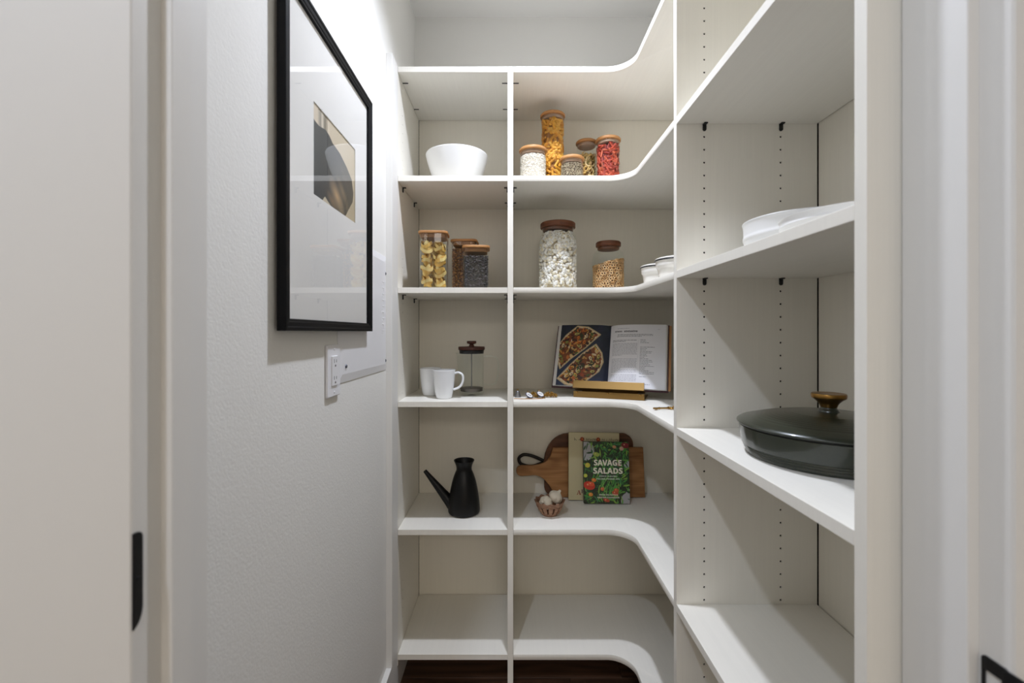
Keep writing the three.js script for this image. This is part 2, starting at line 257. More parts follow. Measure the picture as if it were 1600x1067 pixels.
// ---------------------------------------------------------------- left wall: picture, access panel, outlet
{
  const z0 = 0.7744, z1 = 1.26, h0 = 0.0025, h1 = 0.636, xf = -0.3844;
  const cz = (z0 + z1) / 2, ch = (h0 + h1) / 2, W = z1 - z0, HH = h1 - h0, D = xf - XL;
  // own axes: x along the wall (away from the camera), y up, z out of the wall
  const t = thing('framed_picture', 'black framed abstract print with wide white mat under glass on left wall', 'picture', V(XL + 0.0005, h0, cz), Math.PI / 2);
  const bar = 0.0215;
  const lip = (len) => { const s = new THREE.Shape(); s.moveTo(0, 0.0056); s.lineTo(0, D - 0.0015); s.quadraticCurveTo(0, D, 0.0015, D); s.lineTo(0.006, D); s.lineTo(0.008, D - 0.0015); s.lineTo(bar - 0.006, D - 0.0022); s.lineTo(bar - 0.004, D - 0.0035); s.lineTo(bar, D - 0.004); s.lineTo(bar, 0.0056); s.closePath();
    const g = plain(extrude(s, len, 0)), p = g.attributes.position; // mitre both ends by moving end vertices inwards with x
    for (let i = 0; i < p.count; i++) { const x = p.getX(i), z = p.getZ(i); p.setZ(i, z < len / 2 ? x : len - x); }
    g.deleteAttribute('normal'); g.computeVertexNormals(); return g; };
  const along = (g, m) => { g.applyMatrix4(m); return g; };
  const B = (a, b, c, o) => new THREE.Matrix4().makeBasis(a, b, c).setPosition(o), X = new THREE.Vector3(1, 0, 0), Y = new THREE.Vector3(0, 1, 0), Z = new THREE.Vector3(0, 0, 1);
  part('frame_bar', along(lip(HH), B(X, Z, Y.clone().negate(), new THREE.Vector3(-W / 2, HH, 0))), M.blackFrame, t);
  part('frame_bar', along(lip(HH), B(X.clone().negate(), Z, Y, new THREE.Vector3(W / 2, 0, 0))), M.blackFrame, t);
  part('frame_bar', along(lip(W), B(Y, Z, X, new THREE.Vector3(-W / 2, 0, 0))), M.blackFrame, t);
  part('frame_bar', along(lip(W), B(Y.clone().negate(), Z, X.clone().negate(), new THREE.Vector3(W / 2, HH, 0))), M.blackFrame, t);
  const zm = D - 0.0100, ox = 1.027 - cz, oy = 0.3695 - h0, ow = 0.242, oh = 0.186;      // mat opening
  const ms = new THREE.Shape(); ms.moveTo(-W / 2 + bar - 0.003, bar - 0.003); ms.lineTo(W / 2 - bar + 0.003, bar - 0.003); ms.lineTo(W / 2 - bar + 0.003, HH - bar + 0.003); ms.lineTo(-W / 2 + bar - 0.003, HH - bar + 0.003); ms.closePath();
  const hole = new THREE.Path(); hole.moveTo(ox - ow / 2, oy - oh / 2); hole.lineTo(ox - ow / 2, oy + oh / 2); hole.lineTo(ox + ow / 2, oy + oh / 2); hole.lineTo(ox + ow / 2, oy - oh / 2); hole.closePath(); ms.holes.push(hole);
  part('mat_board', boxUV(new THREE.ExtrudeGeometry(ms, { depth: 0.0016, bevelEnabled: false }).translate(0, 0, zm - 0.0016)), M.mat, t);
  const art = canvasTex(1024, 790, (c, w, h) => {
    c.fillStyle = '#cdbfa8'; c.fillRect(0, 0, w, h);
    let g = c.createLinearGradient(0, 0, w, h); g.addColorStop(0, '#d8cab4'); g.addColorStop(0.5, '#cbbda2'); g.addColorStop(1, '#b9a988'); c.fillStyle = g; c.fillRect(0, 0, w, h);
    for (const [u, ww, col] of [[0.17, 60, '#8f887a'], [0.215, 46, '#e6dcc8'], [0.26, 60, '#77705f'], [0.30, 30, '#a89c84'], [0.33, 40, '#d9cdb6']]) { const x = u * w; g = c.createLinearGradient(x - ww, 0, x + ww, 0); g.addColorStop(0, col + '00'); g.addColorStop(0.5, col); g.addColorStop(1, col + '00'); c.fillStyle = g; c.beginPath(); c.ellipse(x, 70, ww, 150, 0.08, 0, 7); c.fill(); }
    // large dark curving shape
    const edge = [[0, 0.185], [0.06, 0.205], [0.139, 0.215], [0.274, 0.18], [0.35, 0.2], [0.426, 0.245], [0.591, 0.275], [0.76, 0.356], [0.894, 0.45], [0.945, 0.6], [0.925, 0.72], [0.832, 0.83], [0.74, 0.95], [0.66, 0.99], [0.559, 0.985], [0.48, 0.99], [0.396, 0.967], [0.31, 0.93], [0.26, 0.905], [0.22, 0.95], [0.178, 1.01], [-0.03, 1.02], [-0.03, 0.18]];
    c.beginPath(); edge.forEach(([u, v], k) => (k ? c.lineTo(u * w, v * h) : c.moveTo(u * w, v * h))); c.closePath();
    g = c.createLinearGradient(0, 0.2 * h, w * 0.8, h); g.addColorStop(0, '#474a49'); g.addColorStop(0.45, '#3a3c3d'); g.addColorStop(0.75, '#45423c'); g.addColorStop(1, '#58513f'); c.fillStyle = g; c.fill();
    c.save(); c.clip();
    for (const [u, v, rx, ry, rot, col, a] of [[0.52, 0.80, 230, 110, 0.5, '214,176,128', 0.85], [0.66, 0.70, 190, 70, 0.6, '196,168,124', 0.55], [0.42, 0.90, 170, 60, 0.4, '190,150,104', 0.6], [0.78, 0.86, 110, 70, 0.9, '120,104,78', 0.7], [0.62, 0.93, 120, 50, 0.3, '150,132,100', 0.7], [0.3, 0.4, 90, 150, -0.3, '96,98,98', 0.4], [0.70, 0.5, 200, 60, 0.7, '92,88,80', 0.5]]) { c.save(); c.translate(u * w, v * h); c.rotate(rot); c.scale(rx, ry); g = c.createRadialGradient(0, 0, 0.02, 0, 0, 1); g.addColorStop(0, `rgba(${col},${a})`); g.addColorStop(0.55, `rgba(${col},${a * 0.5})`); g.addColorStop(1, `rgba(${col},0)`); c.fillStyle = g; c.beginPath(); c.arc(0, 0, 1, 0, 7); c.fill(); c.restore(); }
    c.strokeStyle = 'rgba(38,34,28,0.55)'; c.lineWidth = 9; c.lineCap = 'round'; c.beginPath(); c.moveTo(0.80 * w, 0.70 * h); c.quadraticCurveTo(0.70 * w, 0.84 * h, 0.72 * w, 0.96 * h); c.stroke(); c.beginPath(); c.moveTo(0.36 * w, 0.62 * h); c.quadraticCurveTo(0.34 * w, 0.76 * h, 0.27 * w, 0.9 * h); c.stroke();
    c.restore();
  });
  const pg = new THREE.PlaneGeometry(ow + 0.012, oh + 0.012).translate(ox, oy, zm - 0.0019);
  part('art_print', pg, std({ map: art, roughness: 0.8 }), t);
  part('backing_board', lbox(W - 2 * bar + 0.004, HH - 2 * bar + 0.004, 0.0012, 0, HH / 2, zm - 0.0027, 0.0003), M.mat, t);
  part('glazing', new THREE.PlaneGeometry(W - 2 * bar + 0.003, HH - 2 * bar + 0.003).translate(0, HH / 2, D - 0.0075), M.glass, t, 'clear glass');
}
{ // access panel cover
  const z0 = 1.06, z1 = 1.467, h0 = -0.121, h1 = 0.243, W = z1 - z0, HH = h1 - h0;
  const t = thing('access_panel', 'white electrical panel cover with sloping edges, partly behind the picture frame', 'wall panel', V(XL + 0.0003, h0, (z0 + z1) / 2), Math.PI / 2);
  const cover = new THREE.BufferGeometry(), a = W / 2, b = HH, i = 0.02, d = 0.0048, e = 0.0012;
  const ring = [[-a, 0, 0], [a, 0, 0], [a, b, 0], [-a, b, 0], [-a, 0, e], [a, 0, e], [a, b, e], [-a, b, e], [-a + i, i, d], [a - i, i, d], [a - i, b - i, d], [-a + i, b - i, d]];
  const idx = []; for (const s of [0, 4]) for (let k = 0; k < 4; k++) { const n = (k + 1) % 4; idx.push(s + k, s + n, s + 4 + n, s + k, s + 4 + n, s + 4 + k); } idx.push(8, 9, 10, 8, 10, 11, 0, 2, 1, 0, 3, 2);
  cover.setAttribute('position', new THREE.BufferAttribute(new Float32Array(ring.flat()), 3)); cover.setIndex(idx);
  const flat = cover.toNonIndexed(); flat.computeVertexNormals();
  part('cover', boxUV(flat), M.plastic, t);
  for (const [x, y] of [[-a + 0.042, 0.038], [a - 0.012, 0.03], [a - 0.012, b - 0.055]]) part('screw', lathe([[0, 0.003], [0.0035, 0.0028], [0.0048, 0.0012], [0.005, 0]], 16).rotateX(Math.PI / 2).translate(x, y, x > 0 ? 0.003 : d), M.screw, t);
  const marks = []; for (let k = 0; k < 9; k++) { const y = b - 0.085 - k * 0.019; marks.push(lbox(0.02, 0.0028, 0.0022, a - 0.042, y, d, 0.0008)); if (k % 2) marks.push(lbox(0.0028, 0.011, 0.0022, a - 0.035, y - 0.006, d, 0.0008)); else marks.push(lbox(0.0028, 0.011, 0.0022, a - 0.049, y - 0.006, d, 0.0008)); }
  part('embossed_marks', merge(marks), M.plastic, t);
}
{ // duplex outlet
  const t = thing('wall_outlet', 'white decorator style wall outlet below the picture on left wall', 'outlet', V(XL + 0.0003, -0.1455, 1.026), Math.PI / 2);
  const W = 0.074, HH = 0.117;
  part('face_plate', boxUV(extrude(roundRect(W, HH, 0.004), 0.0062, 0.002).translate(0, HH / 2, 0)), M.plastic, t);
  part('receptacle', boxUV(extrude(roundRect(0.034, 0.067, 0.002), 0.0025, 0.0008).translate(0, HH / 2, 0.0062)), M.plastic, t);
  for (const dy of [-0.019, 0.019]) {
    for (const [dx, hh] of [[-0.0063, 0.0085], [0.0063, 0.007]]) part('blade_slot', lbox(0.0012, hh, 0.0012, dx, HH / 2 + dy + 0.003, 0.0087, 0.0003), M.slot, t);
    part('ground_slot', lathe([[0, 0.0006], [0.0024, 0.0006], [0.0024, 0]], 12).rotateX(Math.PI / 2).translate(0, HH / 2 + dy - 0.0075, 0.0088), M.slot, t);
  }
  for (const y of [0.010, HH - 0.010]) part('screw', lathe([[0, 0.0012], [0.0025, 0.001], [0.003, 0]], 12).rotateX(Math.PI / 2).translate(0, y, 0.0062), M.plastic, t);
}
{ // hinge leaf on the left jamb
  const s = new THREE.Shape(), hh = 0.0895, w = 0.0105, r = 0.0075; s.moveTo(0, 0); s.lineTo(w - r, 0.002); s.quadraticCurveTo(w - 0.001, 0.006, w, 0.018); s.lineTo(w, hh - r); s.quadraticCurveTo(w, hh, w - r, hh); s.lineTo(0, hh); s.closePath();
  const t = thing('door_hinge', 'black hinge leaf with rounded corners on the left door jamb', 'hinge', V(-0.3509, -0.2765, 0.4195), Math.PI / 2);
  part('leaf', boxUV(extrude(s, 0.0022, 0.0004)), M.blackMetal, t);
  part('screw', lathe([[0, 0.0008], [0.0014, 0.0012], [0.0022, 0.0006], [0.0022, 0]], 14).rotateX(Math.PI / 2).translate(0.0042, 0.046, 0.0020), M.blackMetal, t);
}
{ // strike plate on the right jamb: a frame with an open centre and a lip bent towards the hall
  const t = thing('strike_plate', 'black latch strike plate with open centre on the right door jamb', 'strike plate', V(0.4522, -0.3655, 0.434), -Math.PI / 2);
  const s = roundRect(0.024, 0.058, 0.004), q = new THREE.Path(); q.moveTo(-0.009, -0.014); q.lineTo(-0.009, 0.016); q.lineTo(0.006, 0.016); q.lineTo(0.006, -0.014); q.closePath(); s.holes.push(q);
  part('plate', boxUV(extrude(s, 0.002, 0.0004).translate(-0.012 + 0.024, 0.0295, 0)), M.blackMetal, t);
  part('lip', boxUV(extrude(roundRect(0.02, 0.054, 0.004), 0.002, 0.0004).rotateY(0.12).translate(0.030, 0.031, 0)), M.blackMetal, t);
}

// ---------------------------------------------------------------- piles of small food pieces
function scatter({ round, R, h0, h1, n, make, colors, rnd, gap, topN = 0, core, slope = 0, lay, grid = 0, lim = () => 1 }) {
  const list = [], q = new THREE.Quaternion(), e = new THREE.Euler(), m = new THREE.Matrix4(), one = new THREE.Vector3(1, 1, 1);
  const top = (x) => h1 + slope * x / R;
  const radial = new THREE.Vector3(), side = new THREE.Vector3(), up = new THREE.Vector3(0, 1, 0), bas = new THREE.Matrix4(), spin = new THREE.Quaternion();
  const press = (g) => { const p = g.attributes.position; for (let i = 0; i < p.count; i++) { let x = p.getX(i), z = p.getZ(i); const y = Math.min(Math.max(p.getY(i), h0 + 0.0002), h1 + Math.abs(slope) + 0.004); const q = R * lim(y); if (round) { const r = Math.hypot(x, z); if (r > q) { x *= q / r; z *= q / r; } } else { x = Math.max(-q, Math.min(q, x)); z = Math.max(-q, Math.min(q, z)); const c = q * 0.6, ax = Math.abs(x) - c, az = Math.abs(z) - c, rr = Math.hypot(ax, az), lm = q - c; if (ax > 0 && az > 0 && rr > lm) { x = Math.sign(x) * (c + ax * lm / rr); z = Math.sign(z) * (c + az * lm / rr); } } p.setXYZ(i, x, y, z); } return g; };
  const put = (x, y, z, flat) => { e.set(rnd() * 6.28, rnd() * 6.28, rnd() * 6.28); q.setFromEuler(e);
    if (lay && !flat) { // long pieces lie against the glass, rings face it
      if (round) radial.set(x, 0, z).normalize(); else radial.set(Math.abs(x) > Math.abs(z) ? Math.sign(x) : 0, 0, Math.abs(x) > Math.abs(z) ? 0 : Math.sign(z));
      side.crossVectors(up, radial); q.setFromRotationMatrix(bas.makeBasis(side, up, radial)); e.set((rnd() - 0.5) * lay, (rnd() - 0.5) * lay, rnd() * 6.28, 'ZYX'); q.multiply(spin.setFromEuler(e)); } const k = 0.85 + rnd() * 0.3; m.compose(new THREE.Vector3(x, y, z), q, one.clone().multiplyScalar(k)); const g = press(plain(make(rnd).clone().applyMatrix4(m))); const c = colors[Math.floor(rnd() * colors.length)].clone(); c.multiplyScalar(0.85 + rnd() * 0.3); if (!g.attributes.color) paint(g, c); g.deleteAttribute('uv'); list.push(g); };
  const ri = R - gap;
  for (let i = 0; i < n; i++) {
    let x, z; const jitter = ri - rnd() * gap * 1.1;
    if (round) { const a = rnd() * Math.PI * 2; x = Math.cos(a) * jitter; z = Math.sin(a) * jitter; }
    else { const s = Math.floor(rnd() * 4), u = (rnd() * 2 - 1) * ri * 0.95; [x, z] = [[u, jitter], [u, -jitter], [jitter, u], [-jitter, u]][s]; }
    put(x, h0 + gap + rnd() * (top(x) - h0 - gap * 1.5), z);
  }
  if (grid) for (let y = h0 + gap, row = 0; y < top(R); y += grid * 0.9, row++) { const m0 = Math.round(Math.PI * 2 * ri / grid); for (let k = 0; k < m0; k++) { const a = (k + (row % 2) / 2 + (rnd() - 0.5) * 0.5) / m0 * Math.PI * 2, x = Math.cos(a) * ri; if (y < top(x)) put(x, y + (rnd() - 0.5) * 0.003, Math.sin(a) * ri); } }
  for (let i = 0; i < topN; i++) { const a = rnd() * Math.PI * 2, r = Math.sqrt(rnd()) * ri * (round ? 1 : 0.9); const x = Math.cos(a) * r; put(x, top(x) - gap * 0.6, Math.sin(a) * r, true); }
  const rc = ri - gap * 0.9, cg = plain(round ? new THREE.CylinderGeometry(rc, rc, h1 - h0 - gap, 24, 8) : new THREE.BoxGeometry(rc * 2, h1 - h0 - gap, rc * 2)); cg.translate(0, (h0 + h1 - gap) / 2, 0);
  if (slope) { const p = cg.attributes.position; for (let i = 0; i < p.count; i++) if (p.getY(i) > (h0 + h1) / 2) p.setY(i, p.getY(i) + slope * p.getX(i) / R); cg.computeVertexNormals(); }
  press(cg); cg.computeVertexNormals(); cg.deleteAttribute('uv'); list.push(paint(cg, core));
  return mergeGeometries(list);
}
const C = (...h) => h.map((x) => new THREE.Color(x));
const piece = {
  grain: new THREE.OctahedronGeometry(1, 1).scale(0.0013, 0.0032, 0.0013),
  lentil: new THREE.OctahedronGeometry(1, 1).scale(0.0018, 0.0011, 0.0018),
  bean: new THREE.IcosahedronGeometry(1, 1).scale(0.0034, 0.0026, 0.0052),
  seed: new THREE.IcosahedronGeometry(1, 1).scale(0.0022, 0.002, 0.0036),
  ring: new THREE.TorusGeometry(0.0046, 0.0016, 6, 14),
  tubePasta: (() => { const g = lathe([[0.0033, -0.016], [0.0038, -0.012], [0.0038, 0.012], [0.0033, 0.016], [0.0022, 0.016], [0.0022, -0.016], [0.0033, -0.016]], 8); return g; })(),
  twist: (() => { const g = new THREE.BoxGeometry(0.0085, 0.034, 0.0085, 2, 12, 2), p = g.attributes.position; for (let i = 0; i < p.count; i++) { const x = p.getX(i), y = p.getY(i), z = p.getZ(i), a = y * 330, s = 1 + 0.25 * Math.sin(y * 900); p.setXYZ(i, (x * Math.cos(a) - z * Math.sin(a)) * s, y, (x * Math.sin(a) + z * Math.cos(a)) * s * 0.8); } g.computeVertexNormals(); return g; })(),
  curl: tube([[0.006, -0.014, 0], [-0.002, -0.008, 0.004], [-0.005, 0, 0], [-0.002, 0.008, -0.004], [0.006, 0.014, 0]], 0.003, 10, 6),
};
const popcorn = [1, 2, 3, 4, 5].map((k) => { const r = rng(100 + k), list = []; for (let i = 0; i < 6; i++) { const s = (i === 5 ? 0.0017 : 0.0038 + r() * 0.0032), g = plain(new THREE.IcosahedronGeometry(s, 1)); g.translate((r() - 0.5) * 0.0125, (r() - 0.5) * 0.011, (r() - 0.5) * 0.0125); g.deleteAttribute('uv'); paint(g, new THREE.Color(i === 5 ? 0x9c6f3a : i === 4 ? 0xefe2c6 : 0xf4efe8)); list.push(g); } return mergeGeometries(list); });

// ---------------------------------------------------------------- storage jars
function roundJar(name, label, x, h, z, R, H, lidMat, { lidR, lidH = 0.012, neck } = {}) {
  const t = thing(name, label, 'jar', V(x, h + 0.0003, z));
  const top = H - lidH;
  const body = neck ? smoothLatheJar(R, top, neck) : lathe([[0, 0.003], [R * 0.6, 0.001], [R - 0.004, 0.0005], [R - 0.001, 0.003], [R, 0.006], [R, top - 0.003], [R - 0.0008, top], [R - 0.003, top]], 56);
  part('glass_body', body, M.jarGlass, t, 'clear glass');
  const lr = lidR ?? R + 0.003, li = neck ? neck.r : R - 0.003;
  const l = part('lid', boxUV(lathe([[0, top], [lr - 0.002, top], [lr, top + 0.002], [lr, H - 0.004], [lr - 0.003, H - 0.0005], [lr - 0.006, H], [0, H]], 56)), lidMat, t, 'wooden lid');
  part('seal', lathe([[0, top - 0.0115], [li - 0.004, top - 0.0115], [li - 0.003, top - 0.0105], [li - 0.0008, top - 0.009], [li - 0.002, top - 0.0075], [li - 0.0008, top - 0.006], [li - 0.003, top - 0.003], [li - 0.003, top]], 48), neck ? lidMat : M.silicone, l);
  return t;
}
function smoothLatheJar(R, top, n) {
  const pts = [[0, 0.004], [R * 0.6, 0.002], [R - 0.006, 0.001], [R - 0.001, 0.005], [R, 0.012], [R, n.shoulder - 0.02], [R - 0.002, n.shoulder], [R - (R - n.r) * 0.35, n.shoulder + (n.y - n.shoulder) * 0.55], [n.r + 0.003, n.y - 0.002], [n.r, n.y + 0.003], [n.r, top - 0.004], [n.r + 0.0025, top - 0.002], [n.r + 0.001, top]];
  return lathe(pts, 56);
}
function squareJar(label, x, h, z, a, H, turn) {
  const t = thing('square_storage_jar', label, 'jar', V(x, h + 0.0003, z), turn);
  const top = H - 0.009, r = a * 0.2;
  const wallPts = roundRect(a, a, r).getPoints(6), n = wallPts.length, pos = [], idx = [];
  wallPts.forEach((p, i) => { pos.push(p.x, 0.002, p.y, p.x, top, p.y); const k = (i + 1) % n; idx.push(2 * i, 2 * i + 1, 2 * k, 2 * k, 2 * i + 1, 2 * k + 1); });
  const c0 = 2 * n; pos.push(0, 0.002, 0); for (let i = 0; i < n; i++) idx.push(c0, 2 * i, 2 * ((i + 1) % n));
  const g = new THREE.BufferGeometry(); g.setAttribute('position', new THREE.BufferAttribute(new Float32Array(pos), 3)); g.setIndex(idx);
  part('glass_body', toCreasedNormals(g, 0.7), M.jarGlass, t, 'clear glass');
  const l = part('lid', boxUV(prism(roundRect(a + 0.008, a + 0.008, r * 1.1), top, H, 0.0022)), M.bamboo, t, 'bamboo lid');
  part('seal', boxUV(prism(roundRect(a - 0.010, a - 0.010, r * 0.9), top - 0.0135, top, 0.002)), M.bambooSeal, l);
  return t;
}
function filling(name, geo, jar, label, category, mat = M.tinted) { const m = solo(name, geo, mat, jar.position.clone().add(new THREE.Vector3(0, name === 'popcorn' || name === 'cereal_rings' ? 0.0125 : 0.0062, 0)), label, category, null, 'stuff'); m.rotation.y = jar.rotation.y; return m; }

{ // second shelf of the corner unit: five round jars
  const h = S[1], B = M.bamboo, nm = 'round_storage_jar';
  let j = roundJar(nm, 'short wide jar of white rice with bamboo lid beside the divider', 0.083, h, 1.68, 0.049, 0.140, B);
  filling('white_rice', scatter({ round: true, R: 0.048, h0: 0, h1: 0.1045, n: 2600, gap: 0.0022, make: () => piece.grain, colors: C(0xf3ebdf, 0xece2d4, 0xf8f2e8), rnd: rng(201), topN: 500, core: new THREE.Color(0xe4d9cb) }), j, 'white rice filling the short wide jar beside the divider', 'rice');
  j = roundJar(nm, 'tallest jar of yellow spiral pasta with bamboo lid on the second shelf', 0.1624, h, 1.755, 0.045, 0.304, B);
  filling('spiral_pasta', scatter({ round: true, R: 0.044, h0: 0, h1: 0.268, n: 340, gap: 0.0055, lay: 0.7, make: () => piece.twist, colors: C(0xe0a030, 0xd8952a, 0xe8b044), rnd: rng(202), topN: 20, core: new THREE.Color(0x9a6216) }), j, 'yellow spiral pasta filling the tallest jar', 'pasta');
  j = roundJar(nm, 'smallest jar of brown lentils with bamboo lid in front of the others', 0.2273, h, 1.685, 0.0425, 0.110, B);
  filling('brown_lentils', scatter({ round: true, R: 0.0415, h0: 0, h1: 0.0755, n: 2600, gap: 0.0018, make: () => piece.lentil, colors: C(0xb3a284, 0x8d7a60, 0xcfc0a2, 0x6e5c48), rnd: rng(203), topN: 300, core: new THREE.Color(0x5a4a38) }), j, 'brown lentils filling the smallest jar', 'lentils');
  j = roundJar(nm, 'half full jar of pale tube pasta with bamboo lid behind the lentil jar', 0.3005, h, 1.80, 0.039, 0.219, B);
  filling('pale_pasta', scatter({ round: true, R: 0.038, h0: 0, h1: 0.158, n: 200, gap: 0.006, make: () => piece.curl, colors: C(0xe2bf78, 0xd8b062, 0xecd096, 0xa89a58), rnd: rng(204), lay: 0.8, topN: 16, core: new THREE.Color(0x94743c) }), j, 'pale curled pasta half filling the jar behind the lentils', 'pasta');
  j = roundJar(nm, 'jar of red tube pasta with bamboo lid at the right end of the row', 0.3727, h, 1.735, 0.045, 0.201, B);
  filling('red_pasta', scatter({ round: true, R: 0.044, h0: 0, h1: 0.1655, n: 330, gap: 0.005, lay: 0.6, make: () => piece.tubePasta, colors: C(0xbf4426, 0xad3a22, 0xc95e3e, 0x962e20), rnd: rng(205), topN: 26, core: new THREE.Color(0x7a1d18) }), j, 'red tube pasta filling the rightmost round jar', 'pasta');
}
{ // third shelf of the corner unit: popcorn and cereal
  const h = S[2], A = M.acacia;
  let j = roundJar('round_storage_jar', 'large glass jar of popcorn with dark wooden lid', 0.180, h, 1.73, 0.0727, 0.262, A, { lidR: 0.0663, lidH: 0.021, neck: { r: 0.0585, y: 0.226, shoulder: 0.192 } });
  filling('popcorn', scatter({ round: true, R: 0.0715, h0: 0, h1: 0.207, n: 720, gap: 0.006, lim: (y) => (y < 0.158 ? 1 : 1 - 0.17 * Math.pow((y - 0.158) / 0.053, 1.3)), make: (r) => popcorn[Math.floor(r() * 5)], colors: C(0xffffff), rnd: rng(206), topN: 60, core: new THREE.Color(0xbfae90) }), j, 'white popcorn filling the large glass jar', 'popcorn');
  j = roundJar('round_storage_jar', 'medium glass jar of cereal rings with dark wooden lid', 0.3724, h, 1.73, 0.0627, 0.190, A, { lidR: 0.047, lidH: 0.019, neck: { r: 0.042, y: 0.158, shoulder: 0.128 } });
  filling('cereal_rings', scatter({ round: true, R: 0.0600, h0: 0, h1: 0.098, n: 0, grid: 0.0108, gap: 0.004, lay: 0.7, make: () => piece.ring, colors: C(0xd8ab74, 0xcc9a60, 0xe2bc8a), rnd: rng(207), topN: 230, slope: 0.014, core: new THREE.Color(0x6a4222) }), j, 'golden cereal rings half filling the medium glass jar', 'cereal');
}
{ // third shelf of the tower: three square jars
  const h = S[2];
  const j1 = squareJar('tall square jar of pasta nests with bamboo lid by the left panel', -0.2705, h, 1.602, 0.0945, 0.196, 0.05);
  const rr = rng(77);
  function nestGeo(seed, R) { const r = rng(seed), list = []; for (let k = 0; k < 11; k++) { const pts = [], a0 = r() * 6.28, ex = 0.75 + r() * 0.3, rad = R * (0.3 + 0.7 * (k % 6) / 5), y0 = (r() - 0.5) * 0.026; for (let i = 0; i <= 12; i++) { const a = a0 + i / 12 * 5.6; pts.push(new THREE.Vector3(Math.cos(a) * rad * ex, y0 + Math.sin(a * 2 + k) * 0.006, Math.sin(a) * rad)); }
      const cv = new THREE.CatmullRomCurve3(pts), P = cv.getPoints(40), w = 0.0058, pos = [], idx = []; P.forEach((p, i) => { const ro = p.clone().setY(0).normalize().multiplyScalar(0.0006); pos.push(p.x + ro.x, p.y - w, p.z + ro.z, p.x - ro.x, p.y + w, p.z - ro.z); if (i < P.length - 1) { const b = i * 2; idx.push(b, b + 1, b + 2, b + 2, b + 1, b + 3); } });
      const g = new THREE.BufferGeometry(); g.setAttribute('position', new THREE.BufferAttribute(new Float32Array(pos), 3)); g.setIndex(idx); const flat = g.toNonIndexed(); flat.computeVertexNormals(); const back = flat.clone(); { const q = back.attributes.position, nn = flat.attributes.normal; for (let i = 0; i < q.count; i++) q.setXYZ(i, q.getX(i) - nn.getX(i) * 0.0012, q.getY(i) - nn.getY(i) * 0.0012, q.getZ(i) - nn.getZ(i) * 0.0012); }
      const c = new THREE.Color([0xf6cf78, 0xeec062, 0xfbdf94][k % 3]); list.push(paint(flat, c), paint(back, c)); } return mergeGeometries(list); }
  const nests = [1, 2, 3, 4].map((s) => nestGeo(300 + s, 0.0228)), layers = ['bottom', 'second', 'third', 'top'];
  layers.forEach((layer, k) => [[-0.0225, 0.0205, 'front left'], [0.0225, 0.0205, 'front right'], [0, -0.0215, 'back']].forEach(([dx, dz, w], c) => {
    const p = new THREE.Vector3(dx, 0.0225 + k * 0.0392 + (c === 1 ? -0.002 : 0.002), dz).applyAxisAngle(new THREE.Vector3(0, 1, 0), j1.rotation.y).add(j1.position);
    const m = solo('pasta_nest', nests[(k + c * 2) % 4], M.tinted, p, `yellow ribbon pasta nest, ${w} of the ${layer} layer in the tall square jar`, 'pasta', 'pasta nests in the tall square jar'); m.rotation.set(0.35 + rr() * 0.5, rr() * 6, (rr() - 0.5) * 0.4);
    m.updateMatrixWorld(true); j1.updateMatrixWorld(true);          // pressed against the glass
    const to = j1.matrixWorld.clone().invert().multiply(m.matrixWorld), back = to.clone().invert(), g = m.geometry = m.geometry.clone(), q = g.attributes.position, v = new THREE.Vector3(), lim = 0.0452, cr = 0.021;
    for (let i = 0; i < q.count; i++) { v.fromBufferAttribute(q, i).applyMatrix4(to); v.x = Math.max(-lim, Math.min(lim, v.x)); v.z = Math.max(-lim, Math.min(lim, v.z)); v.y = Math.max(0.0035, Math.min(0.171, v.y)); const ax = Math.abs(v.x) - (lim - cr), az = Math.abs(v.z) - (lim - cr), rl = Math.hypot(ax, az); if (ax > 0 && az > 0 && rl > cr) { v.x = Math.sign(v.x) * (lim - cr + ax * cr / rl); v.z = Math.sign(v.z) * (lim - cr + az * cr / rl); } v.applyMatrix4(back); q.setXYZ(i, v.x, v.y, v.z); }
  }));
  const j2 = squareJar('square jar of brown grain with bamboo lid behind the black bean jar', -0.1765, h, 1.748, 0.0935, 0.197, -0.04);
  filling('brown_grain', scatter({ round: false, R: 0.0455, h0: 0, h1: 0.156, n: 2000, gap: 0.0032, make: () => piece.seed, colors: C(0xb27a3c, 0x8e5a28, 0xc99252, 0x6e431e), rnd: rng(208), topN: 300, core: new THREE.Color(0x5e3a1a) }), j2, 'brown grain filling the square jar at the back', 'grain');
  const j3 = squareJar('square jar of black beans with bamboo lid in front', -0.1245, h, 1.632, 0.0905, 0.152, 0.06);
  filling('black_beans', scatter({ round: false, R: 0.044, h0: 0, h1: 0.111, n: 900, gap: 0.0045, make: () => piece.bean, colors: C(0x2b2628, 0x3a3436, 0x1d191b, 0x4a4244), rnd: rng(209), topN: 130, core: new THREE.Color(0x0e0c0d) }), j3, 'black beans filling the front square jar', 'beans', M.tintedGloss);
}

